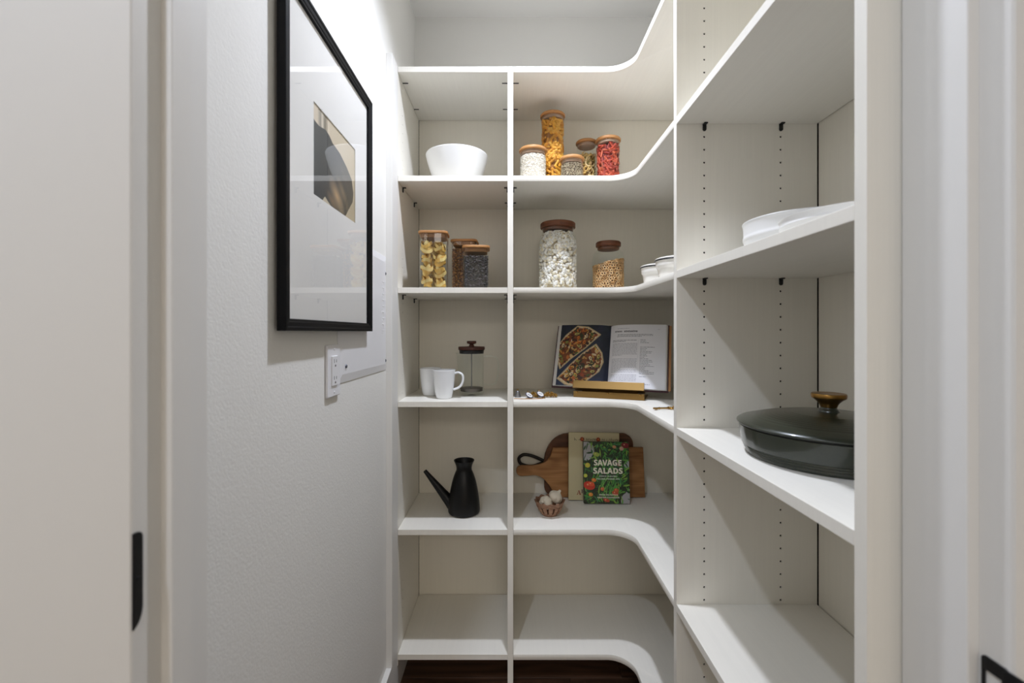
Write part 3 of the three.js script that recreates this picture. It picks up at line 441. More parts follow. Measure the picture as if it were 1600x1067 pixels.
// ---------------------------------------------------------------- bowls, canisters, mugs, press, oil can
solo('serving_bowl', smoothLathe([[0, 0.004], [0.045, 0.002], [0.052, 0.0], [0.058, 0.006], [0.082, 0.032], [0.0975, 0.062], [0.107, 0.09], [0.1145, 0.118], [0.1165, 0.128], [0.1155, 0.1305], [0.1125, 0.127], [0.104, 0.092], [0.092, 0.058], [0.06, 0.018], [0, 0.012]], 72, 90), M.porcelain, V(-0.204, S[1] + 0.0003, 1.72), 'round white bowl alone on the second shelf of the left tower', 'bowl');
for (const [x, z, H, R, label] of [[0.600, 0.935, 0.0775, 0.1095, 'deep white serving bowl on the right bay shelf, farther from the door'], [0.533, 0.7075, 0.028, 0.100, 'shallow white dish on the right bay shelf, nearer the door']])
  solo('serving_dish', smoothLathe([[0, 0.004], [R * 0.7, 0.002], [R * 0.86, 0.0], [R * 0.9, 0.004], [R * 0.972, H * 0.48], [R * 0.99, H * 0.56], [R * 0.978, H * 0.66], [R * 0.985, H * 0.9], [R, H * 0.985], [R - 0.0015, H], [R - 0.004, H * 0.97], [R - 0.006, H * 0.6], [R * 0.86, 0.012], [0, 0.008]], 72, 90), M.porcelain, V(x, S[2] + 0.0003, z), label, 'bowl');
for (const [x, z, label] of [[0.497, 1.50, 'white enamel canister with dark rim line, farther from the right panel'], [0.4985, 1.352, 'white enamel canister with dark rim line, half hidden by the right panel']]) {
  const t = thing('enamel_canister', label, 'canister', V(x, S[2] + 0.0003, z));
  part('body', smoothLathe([[0, 0.002], [0.05, 0.0], [0.0535, 0.003], [0.0555, 0.02], [0.058, 0.034], [0.0605, 0.0385], [0.0625, 0.042], [0.0635, 0.056], [0.064, 0.0595], [0.062, 0.059], [0.056, 0.035], [0.05, 0.006], [0, 0.005]], 56, 80), M.enamel, t);
  part('rim_line', lathe([[0.0638, 0.0578], [0.0662, 0.0586], [0.0665, 0.0604], [0.0640, 0.0614], [0.0610, 0.0600], [0.0638, 0.0578]], 56), M.darkRim, t, 'dark rim');
  part('lid', smoothLathe([[0.063, 0.0614], [0.0655, 0.0622], [0.065, 0.0645], [0.055, 0.0685], [0.03, 0.071], [0, 0.0715]], 56, 40), M.enamel, t);
}
function mug(label, x, z, turn) {
  const t = thing('mug', label, 'mug', V(x, S[3] + 0.0003, z), turn, null);
  part('cup', smoothLathe([[0, 0.003], [0.022, 0.002], [0.0245, 0.0], [0.0275, 0.002], [0.0305, 0.012], [0.0345, 0.035], [0.0375, 0.06], [0.0398, 0.09], [0.0408, 0.1015], [0.0402, 0.1028], [0.0386, 0.1015], [0.0372, 0.088], [0.0345, 0.055], [0.03, 0.02], [0.022, 0.008], [0, 0.007]], 56, 100), M.porcelainCool, t);
  const hg = tube([[0.037, 0.0885, 0], [0.052, 0.092, 0], [0.0655, 0.084, 0], [0.0685, 0.068, 0], [0.0635, 0.05, 0], [0.052, 0.0375, 0], [0.034, 0.031, 0]], 0.0042, 40, 12); hg.scale(1, 1, 1.35);
  part('handle', hg, M.porcelainCool, t);
}
mug('white porcelain mug in front with its handle to the right', -0.2405, 1.635, 0);
mug('white porcelain mug behind, by the left panel', -0.303, 1.712, 1.25);
{
  const t = thing('french_press', 'glass french press with dark wooden lid and knob beside the mugs', 'coffee press', V(-0.1495, S[3] + 0.0003, 1.73));
  const g = lathe([[0, 0.003], [0.038, 0.001], [0.044, 0.0015], [0.0468, 0.006], [0.047, 0.012], [0.047, 0.152], [0.0478, 0.158], [0.0485, 0.1595]], 56), p = g.attributes.position;
  for (let i = 0; i < p.count; i++) { const x = p.getX(i), y = p.getY(i), z = p.getZ(i); if (y > 0.138 && x < 0 && Math.abs(z) < 0.02) { const k = (y - 0.138) / 0.021 * (1 - Math.abs(z) / 0.02); p.setX(i, x - 0.016 * k); } }
  g.computeVertexNormals(); part('glass_carafe', g, M.jarGlass, t, 'clear glass');
  part('glass_handle', tube([[0.047, 0.1445, 0], [0.072, 0.146, 0], [0.094, 0.14, 0], [0.1025, 0.12, 0], [0.1015, 0.09, 0], [0.096, 0.055, 0], [0.086, 0.040, 0], [0.047, 0.037, 0]], 0.0036, 48, 10), M.jarGlass, t, 'clear glass');
  part('collar', lathe([[0, 0.1705], [0.0465, 0.1705], [0.047, 0.168], [0.046, 0.158], [0.0465, 0.1562], [0.044, 0.1562], [0.043, 0.162], [0, 0.162]], 48), M.blackPlastic, t, 'black collar');
  const lid = part('lid', boxUV(lathe([[0, 0.1705], [0.0498, 0.1705], [0.0505, 0.172], [0.0505, 0.1808], [0.0495, 0.1822], [0.03, 0.1832], [0, 0.1834]], 48)), M.pressWood, t, 'dark wooden lid');
  part('knob', boxUV(lathe([[0.010, 0.1834], [0.0105, 0.187], [0.0075, 0.1885], [0.0078, 0.192], [0.0165, 0.1945], [0.018, 0.196], [0.018, 0.2025], [0.0165, 0.204], [0, 0.2042]], 32)), M.pressWood, lid, 'dark wooden knob');
  part('plunger_rod', new THREE.CylinderGeometry(0.0024, 0.0024, 0.144, 12).translate(0, 0.094, 0), M.steel, t, 'steel rod');
  part('plunger', lathe([[0, 0.0135], [0.041, 0.0135], [0.043, 0.015], [0.0415, 0.018], [0.043, 0.021], [0.0432, 0.0262], [0.040, 0.027], [0.01, 0.0275], [0, 0.0275]], 44), M.meshSteel, t, 'steel mesh plunger');
}
{
  const t = thing('oil_can', 'matte black oil can with long slanting spout in the left tower', 'oil can', V(-0.175, S[4] + 0.0003, 1.70));
  part('body', smoothLathe([[0, 0.001], [0.05, 0.0], [0.0565, 0.003], [0.0592, 0.010], [0.0592, 0.022], [0.0572, 0.045], [0.0535, 0.072], [0.0485, 0.1], [0.0415, 0.128], [0.0335, 0.15], [0.0292, 0.16], [0.0286, 0.1675], [0.0305, 0.178], [0.0355, 0.19], [0.0382, 0.1955], [0.0378, 0.1970], [0.0355, 0.1945], [0.028, 0.176], [0.026, 0.166], [0.0265, 0.16]], 64, 110), M.canBlack, t);
  const a = new THREE.Vector3(-0.044, 0.030, 0), b = new THREE.Vector3(-0.1475, 0.157, 0), d = b.clone().sub(a), L = d.length();
  const g = lathe([[0.0225, 0], [0.0205, L * 0.1], [0.0155, L * 0.4], [0.0105, L * 0.75], [0.0072, L * 0.97], [0.0072, L * 0.985], [0.0064, L], [0.0046, L], [0.0046, L * 0.9]], 28); g.applyMatrix4(new THREE.Matrix4().makeRotationFromQuaternion(new THREE.Quaternion().setFromUnitVectors(new THREE.Vector3(0, 1, 0), d.clone().normalize())).setPosition(a));
  part('spout', g, M.canBlack, t);
}
{ // braiser
  const t = thing('braiser', 'large dark green enamelled braiser with brass knob on the right bay shelf', 'pot', V(0.600, S[3] + 0.0003, 0.855));
  part('pot', creased([[0, 0.002], [0.13, 0.0], [0.1375, 0.0015], [0.1400, 0.0050], [0.1396, 0.0085], [0.1425, 0.0100], [0.1420, 0.0135], [0.1448, 0.0150], [0.1444, 0.0182], [0.1470, 0.0200], [0.149, 0.030], [0.1508, 0.044], [0.1518, 0.0555], [0.150, 0.0565], [0.146, 0.0555], [0.14, 0.02], [0, 0.008]], 96, 0.28), M.braiser, t);
  part('rim', lathe([[0.146, 0.0555], [0.1505, 0.0562], [0.1515, 0.0575], [0.1505, 0.0592], [0.146, 0.0592]], 96), M.braiserEdge, t, 'black bare rim');
  const prof = [[0.146, 0.0592], [0.1545, 0.0592], [0.1562, 0.0607], [0.1557, 0.063], [0.1515, 0.0658]];
  for (let k = 0; k <= 40; k++) { const r = 0.148 - k / 40 * 0.126; let y = 0.0665 + 0.0215 * (1 - Math.pow(r / 0.15, 2)); if (r > 0.060 && r < 0.128) y += 0.0007 * Math.sin((r - 0.06) * 2 * Math.PI / 0.0085); prof.push([r, y]); }
  prof.push([0.015, 0.0885], [0, 0.089]);
  const lid = part('lid', lathe(prof, 96), M.braiser, t, 'ringed lid');
  const kn = part('knob', smoothLathe([[0.0125, 0.0955], [0.0135, 0.097], [0.016, 0.103], [0.0225, 0.110], [0.0275, 0.1135], [0.0285, 0.116], [0.0285, 0.1205], [0.0275, 0.122], [0.0245, 0.1215], [0, 0.1212]], 56, 60), M.brass, lid, 'brass knob');
  kn.scale.set(1, 1, 1);
  part('knob_base', smoothLathe([[0.018, 0.0875], [0.0165, 0.0905], [0.0135, 0.094], [0.0125, 0.0960], [0, 0.0962]], 40, 24), M.braiser, lid);
}

// ---------------------------------------------------------------- open cookbook on its brass stand
{
  const ang = -Math.atan2(0.37, 0.929) * -1;                      // the right end comes nearer
  const turn = 0.379;                                              // about y
  // stand: own axes x along the ledge, y up, z towards the viewer
  const base = V(0.3475, S[3] + 0.0003, 1.6195), t = thing('cookbook_stand', 'brushed brass book stand with slotted front ledge holding the open cookbook', 'book stand', base, -turn + 0.0);
  t.rotation.y = -turn;
  const L = 0.2515;
  part('base_bar', lbox(L, 0.022, 0.004, 0, 0.011, 0, 0.0008), M.brushedBrass, t);
  part('foot', lbox(L, 0.003, 0.14, 0, 0.0015, -0.072, 0.0008), M.brushedBrass, t);
  const lip = lbox(L, 0.028, 0.004, 0, 0.014, 0, 0.0008); lip.rotateX(-0.38); lip.translate(0, 0.035, 0.0135); part('front_lip', lip, M.brushedBrass, t);
  const ledge = lbox(L, 0.0035, 0.042, 0, 0, 0, 0.0008); ledge.rotateX(-0.36); ledge.translate(0, 0.0292, -0.010); part('ledge', ledge, M.brushedBrass, t);
  const rest = lbox(L * 0.8, 0.20, 0.0035, 0, 0.10, 0, 0.0008); rest.rotateX(-0.385); rest.translate(0, 0.012, -0.030); part('back_rest', rest, M.brushedBrass, t);
  const strut = lbox(0.03, 0.15, 0.003, 0, 0.075, 0, 0.0008); strut.rotateX(0.18); strut.translate(0, 0.003, -0.132); part('rear_strut', strut, M.brushedBrass, t);
  for (const x of [-0.112, 0.0, 0.112]) part('thumb_screw', lathe([[0, 0.005], [0.0028, 0.0045], [0.0032, 0.002], [0.0032, 0]], 14).rotateX(Math.PI / 2).translate(x, 0.0185, 0.002), M.brass, t);

  // book: own axes u along the spread, v up the page, w out of the page; spine centre at u = 0
  const book = thing('open_cookbook', 'open cookbook showing a pizza photograph opposite a page of recipe text', 'book', V(0.352, -0.2085, 1.6495));
  book.rotation.set(0, -turn, 0);
  const lean = new THREE.Group(); void lean;
  const tilt = 0.385, HB = 0.25, WB = 0.203;
  const T = new THREE.Matrix4().makeRotationX(-tilt);
  const curve = (s) => 0.014 * (1 - Math.exp(-s / 0.018)) + 0.004 * Math.sin(Math.min(1, s / WB) * Math.PI);       // page surface over the cover
  function page(sign, inset) {                                     // the printed top page
    const n = 24, pos = [], uv = [], idx = [];
    for (let i = 0; i <= n; i++) { const s = i / n * (WB - inset), w = curve(s) + 0.0036 + 0.0004; for (const v of [0.003, HB - 0.003]) { pos.push(sign * s, v, w); uv.push(sign > 0 ? s / WB : 1 - s / WB, v > 0.1 ? 1 : 0); } if (i < n) { const b = 2 * i; sign > 0 ? idx.push(b, b + 2, b + 1, b + 1, b + 2, b + 3) : idx.push(b, b + 1, b + 2, b + 2, b + 1, b + 3); } }
    const g = new THREE.BufferGeometry(); g.setAttribute('position', new THREE.BufferAttribute(new Float32Array(pos), 3)); g.setAttribute('uv', new THREE.BufferAttribute(new Float32Array(uv), 2)); g.setIndex(idx); g.computeVertexNormals(); return g.applyMatrix4(T);
  }
  function block(sign) {
    const s = new THREE.Shape(); s.moveTo(0, 0.003); for (let i = 0; i <= 24; i++) { const q = i / 24 * WB; s.lineTo(sign * q, curve(q) + 0.0036); } s.lineTo(sign * (WB + 0.003), 0.003); s.closePath();
    const g = extrude(s, HB - 0.007, 0); g.applyMatrix4(new THREE.Matrix4().makeBasis(new THREE.Vector3(1, 0, 0), new THREE.Vector3(0, 0, 1), new THREE.Vector3(0, -1, 0)).setPosition(0, HB - 0.0035, 0)); return boxUV(g).applyMatrix4(T);
  }
  const pizza = canvasTex(1024, 1220, (c, w, h) => {
    const r = rng(910); let g = c.createLinearGradient(0, 0, 0, h); g.addColorStop(0, '#1d2430'); g.addColorStop(0.5, '#1a2233'); g.addColorStop(1, '#252f4a'); c.fillStyle = g; c.fillRect(0, 0, w, h);
    for (let i = 0; i < 130; i++) { c.fillStyle = `rgba(${40 + r() * 50},${50 + r() * 50},${80 + r() * 60},0.07)`; c.beginPath(); c.ellipse(r() * w, r() * h, 30 + r() * 120, 20 + r() * 80, r() * 3, 0, 7); c.fill(); }
    const X = (u) => u * w, Y = (v) => v * h;
    const halves = [[[0.84, 0.155], [0.60, 0.03], [0.38, 0.01], [0.16, 0.17], [0.02, 0.35], [0.0, 0.53], [0.10, 0.75], [0.30, 0.58], [0.56, 0.40]], [[0.76, 0.31], [0.88, 0.45], [0.915, 0.60], [0.85, 0.76], [0.62, 0.93], [0.40, 1.02], [0.22, 0.99], [0.06, 0.90], [0.30, 0.66], [0.52, 0.47]]];
    const path0 = null, path = (p, k0) => { const k = k0 * 0.965; return pathAt(p, k); }, pathAt = (p, k) => { const cx = p.reduce((a, q) => a + q[0], 0) / p.length, cy = p.reduce((a, q) => a + q[1], 0) / p.length; c.beginPath(); p.forEach(([u, v], i) => { const x = X(cx + (u - cx) * k), y = Y(cy + (v - cy) * k); i ? c.lineTo(x, y) : c.moveTo(x, y); }); c.closePath(); };
    for (const p of halves) {
      c.lineJoin = 'round'; path(p, 1); c.fillStyle = '#d9c7a3'; c.fill(); c.lineWidth = 20; c.strokeStyle = '#cdb88e'; c.stroke(); c.lineWidth = 4; c.strokeStyle = '#8f6c3e'; c.stroke(); for (let i = 0; i < 60; i++) { const q = p[Math.floor(r() * p.length)]; c.fillStyle = `rgba(${r() < 0.5 ? '90,58,30' : '240,226,196'},0.35)`; c.beginPath(); c.arc(X(q[0]) + (r() - 0.5) * 160, Y(q[1]) + (r() - 0.5) * 160, 4 + r() * 12, 0, 7); }
      path(p, 0.9); c.fillStyle = '#7c4622'; c.fill(); c.save(); path(p, 0.95); c.clip();
      const cols = ['#cf7a34', '#a8481f', '#dba247', '#e0c98c', '#5c2a16', '#e6dab4', '#38261a', '#c4632c', '#4c2216', '#d2a955', '#8e3c1c', '#2c1c16'];
      for (let i = 0; i < 420; i++) { c.fillStyle = cols[Math.floor(r() * cols.length)]; c.globalAlpha = 0.8; c.beginPath(); c.ellipse(r() * w, r() * h, 10 + r() * 48, 8 + r() * 26, r() * 3, 0, 7); c.fill(); }
      for (let i = 0; i < 60; i++) { const x = r() * w, y = r() * h, k = ['#e8d9b0', '#f0c060', '#e0802c', '#c9c26a'][i % 4]; c.globalAlpha = 0.9; c.fillStyle = '#2c1810'; c.beginPath(); c.ellipse(x + 8, y + 10, 48, 34, i, 0, 7); c.fill(); c.fillStyle = k; c.beginPath(); c.ellipse(x, y, 42, 28, i, 0, 7); c.fill(); c.fillStyle = 'rgba(90,40,16,0.6)'; c.beginPath(); c.ellipse(x + 6, y + 3, 22, 14, i, 0, 7); c.fill(); }
      for (let i = 0; i < 110; i++) { c.fillStyle = ['#2a4420', '#3a5f2a', '#1c2c16', '#8d9a48', '#1e1614', '#30241c'][Math.floor(r() * 6)]; c.globalAlpha = 0.9; c.beginPath(); const x = r() * w, y = r() * h; for (let k = 0; k < 5; k++) { c.ellipse(x + (r() - 0.5) * 56, y + (r() - 0.5) * 56, 8 + r() * 22, 5 + r() * 10, r() * 3, 0, 7); } c.fill(); }
      c.globalAlpha = 1; c.restore();
    }
    g = c.createLinearGradient(w * 0.86, 0, w, 0); g.addColorStop(0, 'rgba(10,14,22,0)'); g.addColorStop(1, 'rgba(10,14,22,0.55)');
  });
  const text = canvasTex(1024, 1220, (c, w, h) => {
    const r = rng(911); c.fillStyle = '#e9e8ea'; c.fillRect(0, 0, w, h);
    const line = (x, y, len, hh, col) => { c.fillStyle = col; let q = x; while (q < x + len - 6) { const k = Math.min(10 + r() * 46, x + len - q); c.fillRect(q, y, k, hh); q += k + 8; } };
    line(130, 70, 230, 8, '#a8a7ad');
    c.fillStyle = '#2c2b31'; for (let i = 0, x = 85; i < 15; i++) { if (i === 5) { x += 34; continue; } const k = 22 + r() * 6; c.fillRect(x, 118, 7, 30); c.fillRect(x + k - 9, 118, 7, 30); c.fillRect(x, r() < 0.5 ? 118 : 131, k - 3, 6); if (r() < 0.6) c.fillRect(x, 142, k - 3, 6); x += k + 2; }
    for (let i = 0; i < 3; i++) line(140 - (i > 1 ? 10 : 0), 190 + i * 21, 640 - (i === 2 ? 190 : 0), 8, '#66656c');
    for (let i = 0; i < 2; i++) line(55, 305 + i * 24, i ? 240 : 440, 9, '#55545b');
    for (let i = 0; i < 32; i++) if (![11, 12, 25].includes(i)) line(55, 370 + i * 23, i % 11 === 10 ? 180 : 455, 8, '#9a99a0');
    for (let i = 0; i < 26; i++) if (![3, 4, 24].includes(i)) line(560, 300 + i * 28, 90 + r() * 170, 8, '#707077');
    c.fillStyle = '#bdbcc0'; c.fillRect(525, 300, 2, 700); c.fillRect(860, 90, 40, 7);
    line(640, 1140, 110, 9, '#77767c');
  });
  part('cover', merge([lbox(WB + 0.008, HB + 0.004, 0.0026, -(WB + 0.008) / 2, HB / 2 - 0.001, 0.0013, 0.0008), lbox(WB + 0.008, HB + 0.004, 0.0026, (WB + 0.008) / 2, HB / 2 - 0.001, 0.0013, 0.0008)]).applyMatrix4(T), std({ color: 0x4a2a30, roughness: 0.6 }), book, 'dark red cover');
  const flap = lbox(0.008, HB - 0.004, 0.0022, WB + 0.0105, HB / 2, 0.0035, 0.0008).applyMatrix4(T); part('jacket_flap', flap, M.coverPrint, book, 'orange jacket flap');
  part('page_block', block(-1), M.paperEdge, book); part('page_block', block(1), M.paperEdge, book);
  part('photo_page', page(-1, 0.012), std({ map: pizza, roughness: 0.55 }), book, 'pizza photograph on dark blue');
  part('text_page', page(1, 0.004), std({ map: text, roughness: 0.6 }), book, 'recipe text page');
}
// ---------------------------------------------------------------- small charms and keys on the fourth shelf
{
  const h = S[3] + 0.0003, g = 'little brass trinkets at the front of the fourth shelf';
  const link = new THREE.TorusGeometry(0.0042, 0.0012, 6, 12);
  function chain(label, x0, z0, x1, z1, n, seed, parentPos) { const t = thing('chain', label, 'chain', V(x0, h, z0), 0, g), r = rng(seed); for (let i = 0; i < n; i++) { const u = i / (n - 1), m = part('link', link, M.gold, t); m.position.set((x1 - x0) * u + (r() - 0.5) * 0.008, 0.005 + r() * 0.014 * Math.sin(u * Math.PI) , -(z1 - z0) * u + (r() - 0.5) * 0.014); m.rotation.set(r() * 3, r() * 3, r() * 3); } return t; }
  chain('tangled brass chain between the white round charms', 0.062, 1.652, 0.098, 1.646, 44, 41);
  chain('tangled brass chain trailing to the right of the charms', 0.117, 1.65, 0.168, 1.652, 60, 42);
  function charm(label, x, z, lift, rz, seed) {
    const t = thing('charm_tag', label, 'charm', V(x, h, z), 0.1, g);
    const face = canvasTex(128, 128, (c) => { c.fillStyle = '#f1f0ee'; c.fillRect(0, 0, 128, 128); c.strokeStyle = '#24283c'; c.lineWidth = 9; c.lineCap = 'round'; const r = rng(seed); c.beginPath(); c.moveTo(30, 70); for (let i = 0; i < 5; i++) c.quadraticCurveTo(30 + i * 15 + r() * 16, 30 + r() * 60, 44 + i * 14, 50 + r() * 30); c.stroke(); });
    const d = (gg) => { gg.rotateX(0.5); gg.rotateZ(rz); gg.translate(0, lift, 0); return gg; };
    part('disc', d(lathe([[0, -0.0012], [0.0135, -0.0012], [0.0145, 0], [0.0135, 0.0012], [0, 0.0012]], 32)), std({ color: 0x2a3050, roughness: 0.4 }), t, 'dark blue edged disc');
    part('face', d(new THREE.CircleGeometry(0.0122, 28).rotateX(-Math.PI / 2).translate(0, 0.0015, 0)), std({ map: face, roughness: 0.35 }), t, 'white face with dark script');
    part('ring', d(new THREE.TorusGeometry(0.004, 0.0009, 6, 14).rotateX(Math.PI / 2).translate(-0.006, 0.001, -0.0165)), M.gold, t);
  }
  charm('round white charm with dark writing, the lower left one by the chain', 0.0665, 1.632, 0.0105, -0.45, 5);
  charm('round white charm with dark writing, leaning right of the other', 0.107, 1.638, 0.0135, -0.4, 8);
  const lt = thing('leather_strap', 'flat tan leather strap lying under the charms at shelf edge', 'strap', V(0.06, h, 1.612), 0, g);
  part('strap', boxUV(tube([[-0.048, 0.0015, -0.006], [-0.015, 0.0015, 0.001], [0.02, 0.0015, 0.0], [0.055, 0.0015, -0.01]], 0.004, 30, 8).scale(1, 0.35, 1)), M.tan, lt);
  part('buckle', new THREE.TorusGeometry(0.005, 0.001, 6, 16).rotateX(Math.PI / 2).translate(0.058, 0.0022, -0.011), M.gold, lt);
  const bell = thing('silver_bell', 'small dull silver bell shaped charm against the divider', 'charm', V(0.0255, h, 1.66), 0, g);
  part('body', smoothLathe([[0.0115, 0.0], [0.0118, 0.003], [0.009, 0.012], [0.0065, 0.02], [0.003, 0.0235], [0, 0.024]], 24, 24), std({ color: 0x8f9093, roughness: 0.35, metalness: 0.8 }), bell); part('loop', new THREE.TorusGeometry(0.003, 0.0009, 6, 14).translate(0, 0.0262, 0), M.gold, bell);
  const blue = thing('blue_bead', 'small dark blue glass bead with silver top above the charms', 'bead', V(0.1045, h, 1.672), 0, g);
  part('bead', new THREE.SphereGeometry(0.0095, 20, 14).translate(0, 0.0095, 0), phy({ color: 0x1c2440, roughness: 0.15, clearcoat: 1 }), blue); part('cap', lathe([[0.0045, 0.017], [0.004, 0.02], [0.002, 0.0225], [0, 0.023]], 16), M.steel, blue);
  // brass key by the right panel
  const k = thing('brass_key', 'small ornate brass key lying near the right panel', 'key', V(0.4625, h, 1.392), 0.12);
  const shaft = lathe([[0, 0], [0.0022, 0], [0.0026, 0.002], [0.0018, 0.004], [0.0018, 0.03], [0.0028, 0.032], [0.0018, 0.034], [0.0018, 0.052], [0, 0.053]], 12).rotateZ(Math.PI / 2).translate(0.026, 0.0028, 0); part('shaft', shaft, M.gold, k);
  part('bow', merge([new THREE.TorusGeometry(0.0065, 0.0016, 8, 20).rotateX(Math.PI / 2).translate(0.03, 0.0028, 0.004), new THREE.TorusGeometry(0.0065, 0.0016, 8, 20).rotateX(Math.PI / 2).translate(0.03, 0.0028, -0.004), new THREE.SphereGeometry(0.003, 12, 8).translate(0.0395, 0.004, 0)]), M.gold, k);
  part('bit', lbox(0.008, 0.0018, 0.010, -0.021, 0.0026, 0.006, 0.0005), M.gold, k);
  k.scale.set(1, 1.5, 1.2);
}
// ---------------------------------------------------------------- boards and cookbooks leaning on the fifth shelf
function leaner(name, label, category, x, z, tilt, turn = 0, roll = 0, lift = 0.0018) { const t = thing(name, label, category, V(x, S[4] + lift, z)); t.rotation.set(-tilt, turn, roll, 'YXZ'); return t; }
{
  // dark rounded board at the back; own axes x right, y up, z thickness; bottom edge on the shelf
  const t = leaner('cutting_board', 'dark walnut cutting board with rounded corners and leather loop at the very back', 'cutting board', 0.355, 1.888, 0.035);
  const s = new THREE.Shape(), x0 = -0.215, x1 = 0.155, H = 0.252; s.moveTo(x0 + 0.03, 0); s.lineTo(x1 - 0.03, 0); s.absarc(x1 - 0.03, 0.03, 0.03, -Math.PI / 2, 0); s.lineTo(x1, H - 0.045); s.absarc(x1 - 0.045, H - 0.045, 0.045, 0, Math.PI / 2); s.lineTo(x0 + 0.10, H); s.bezierCurveTo(x0 + 0.045, H, x0 + 0.005, H - 0.05, x0, H - 0.105); s.lineTo(x0 - 0.004, 0.135); s.lineTo(x0 - 0.012, 0.115); s.lineTo(x0 - 0.012, 0.085); s.lineTo(x0, 0.065); s.lineTo(x0, 0.03); s.absarc(x0 + 0.03, 0.03, 0.03, Math.PI, 1.5 * Math.PI); s.closePath();
  part('board', boxUV(extrude(s, 0.018, 0.002).translate(0, 0, -0.009)), M.boardDark, t);
  const loop = tube([[-0.205, 0.130, 0.001], [-0.235, 0.146, 0.001], [-0.275, 0.161, 0.001], [-0.303, 0.163, 0.001], [-0.3205, 0.149, 0.001], [-0.315, 0.128, 0.001], [-0.292, 0.118, 0.001], [-0.26, 0.117, 0.001], [-0.23, 0.126, 0.001], [-0.203, 0.128, 0.001]], 0.0068, 60, 8); part('leather_loop', loop, M.leather, t, 'dark leather hanging loop');
}
{
  const t = leaner('cutting_board', 'honey brown paddle cutting board with long handle pointing left', 'cutting board', 0.36, 1.858, 0.07);
  const s = new THREE.Shape(), L = -0.187, R = 0.189, H = 0.2; s.moveTo(L + 0.012, 0); s.lineTo(R, 0); s.lineTo(R - 0.004, H); s.lineTo(L, H); s.bezierCurveTo(L - 0.008, H - 0.05, L - 0.03, 0.134, L - 0.075, 0.1275); s.lineTo(-0.315, 0.1265); s.bezierCurveTo(-0.345, 0.1265, -0.345, 0.0845, -0.315, 0.0845); s.lineTo(L - 0.075, 0.088); s.bezierCurveTo(L - 0.035, 0.085, L - 0.015, 0.05, L + 0.012, 0.0); s.closePath();
  part('board', boxUV(extrude(s, 0.019, 0.0025, 12).translate(0, 0, -0.0095)), M.boardLight, t);
}
function closedBook(name, label, x, z, tilt, W, H, D, front, spine, turn = 0, roll = 0) {
  const t = leaner(name, label, 'book', x, z, tilt, turn, roll, D * Math.sin(tilt) + Math.abs(roll) * W / 2 + 0.0006);
  part('page_block', lbox(W - 0.004, H - 0.006, D - 0.004, 0.001, H / 2, -D / 2, 0.0004), M.paperEdge, t);
  part('back_cover', lbox(W, H, 0.0022, 0, H / 2, -D + 0.0011, 0.0006), spine, t);
  part('spine', lbox(0.0025, H, D, -W / 2 + 0.00125, H / 2, -D / 2, 0.0008), spine, t);
  part('front_cover', lbox(W, H, 0.0022, 0, H / 2, -0.0011, 0.0006), spine, t);
  part('cover_print', new THREE.PlaneGeometry(W - 0.0012, H - 0.0012).translate(0, H / 2, 0.0003), front, t);
  return t;
}
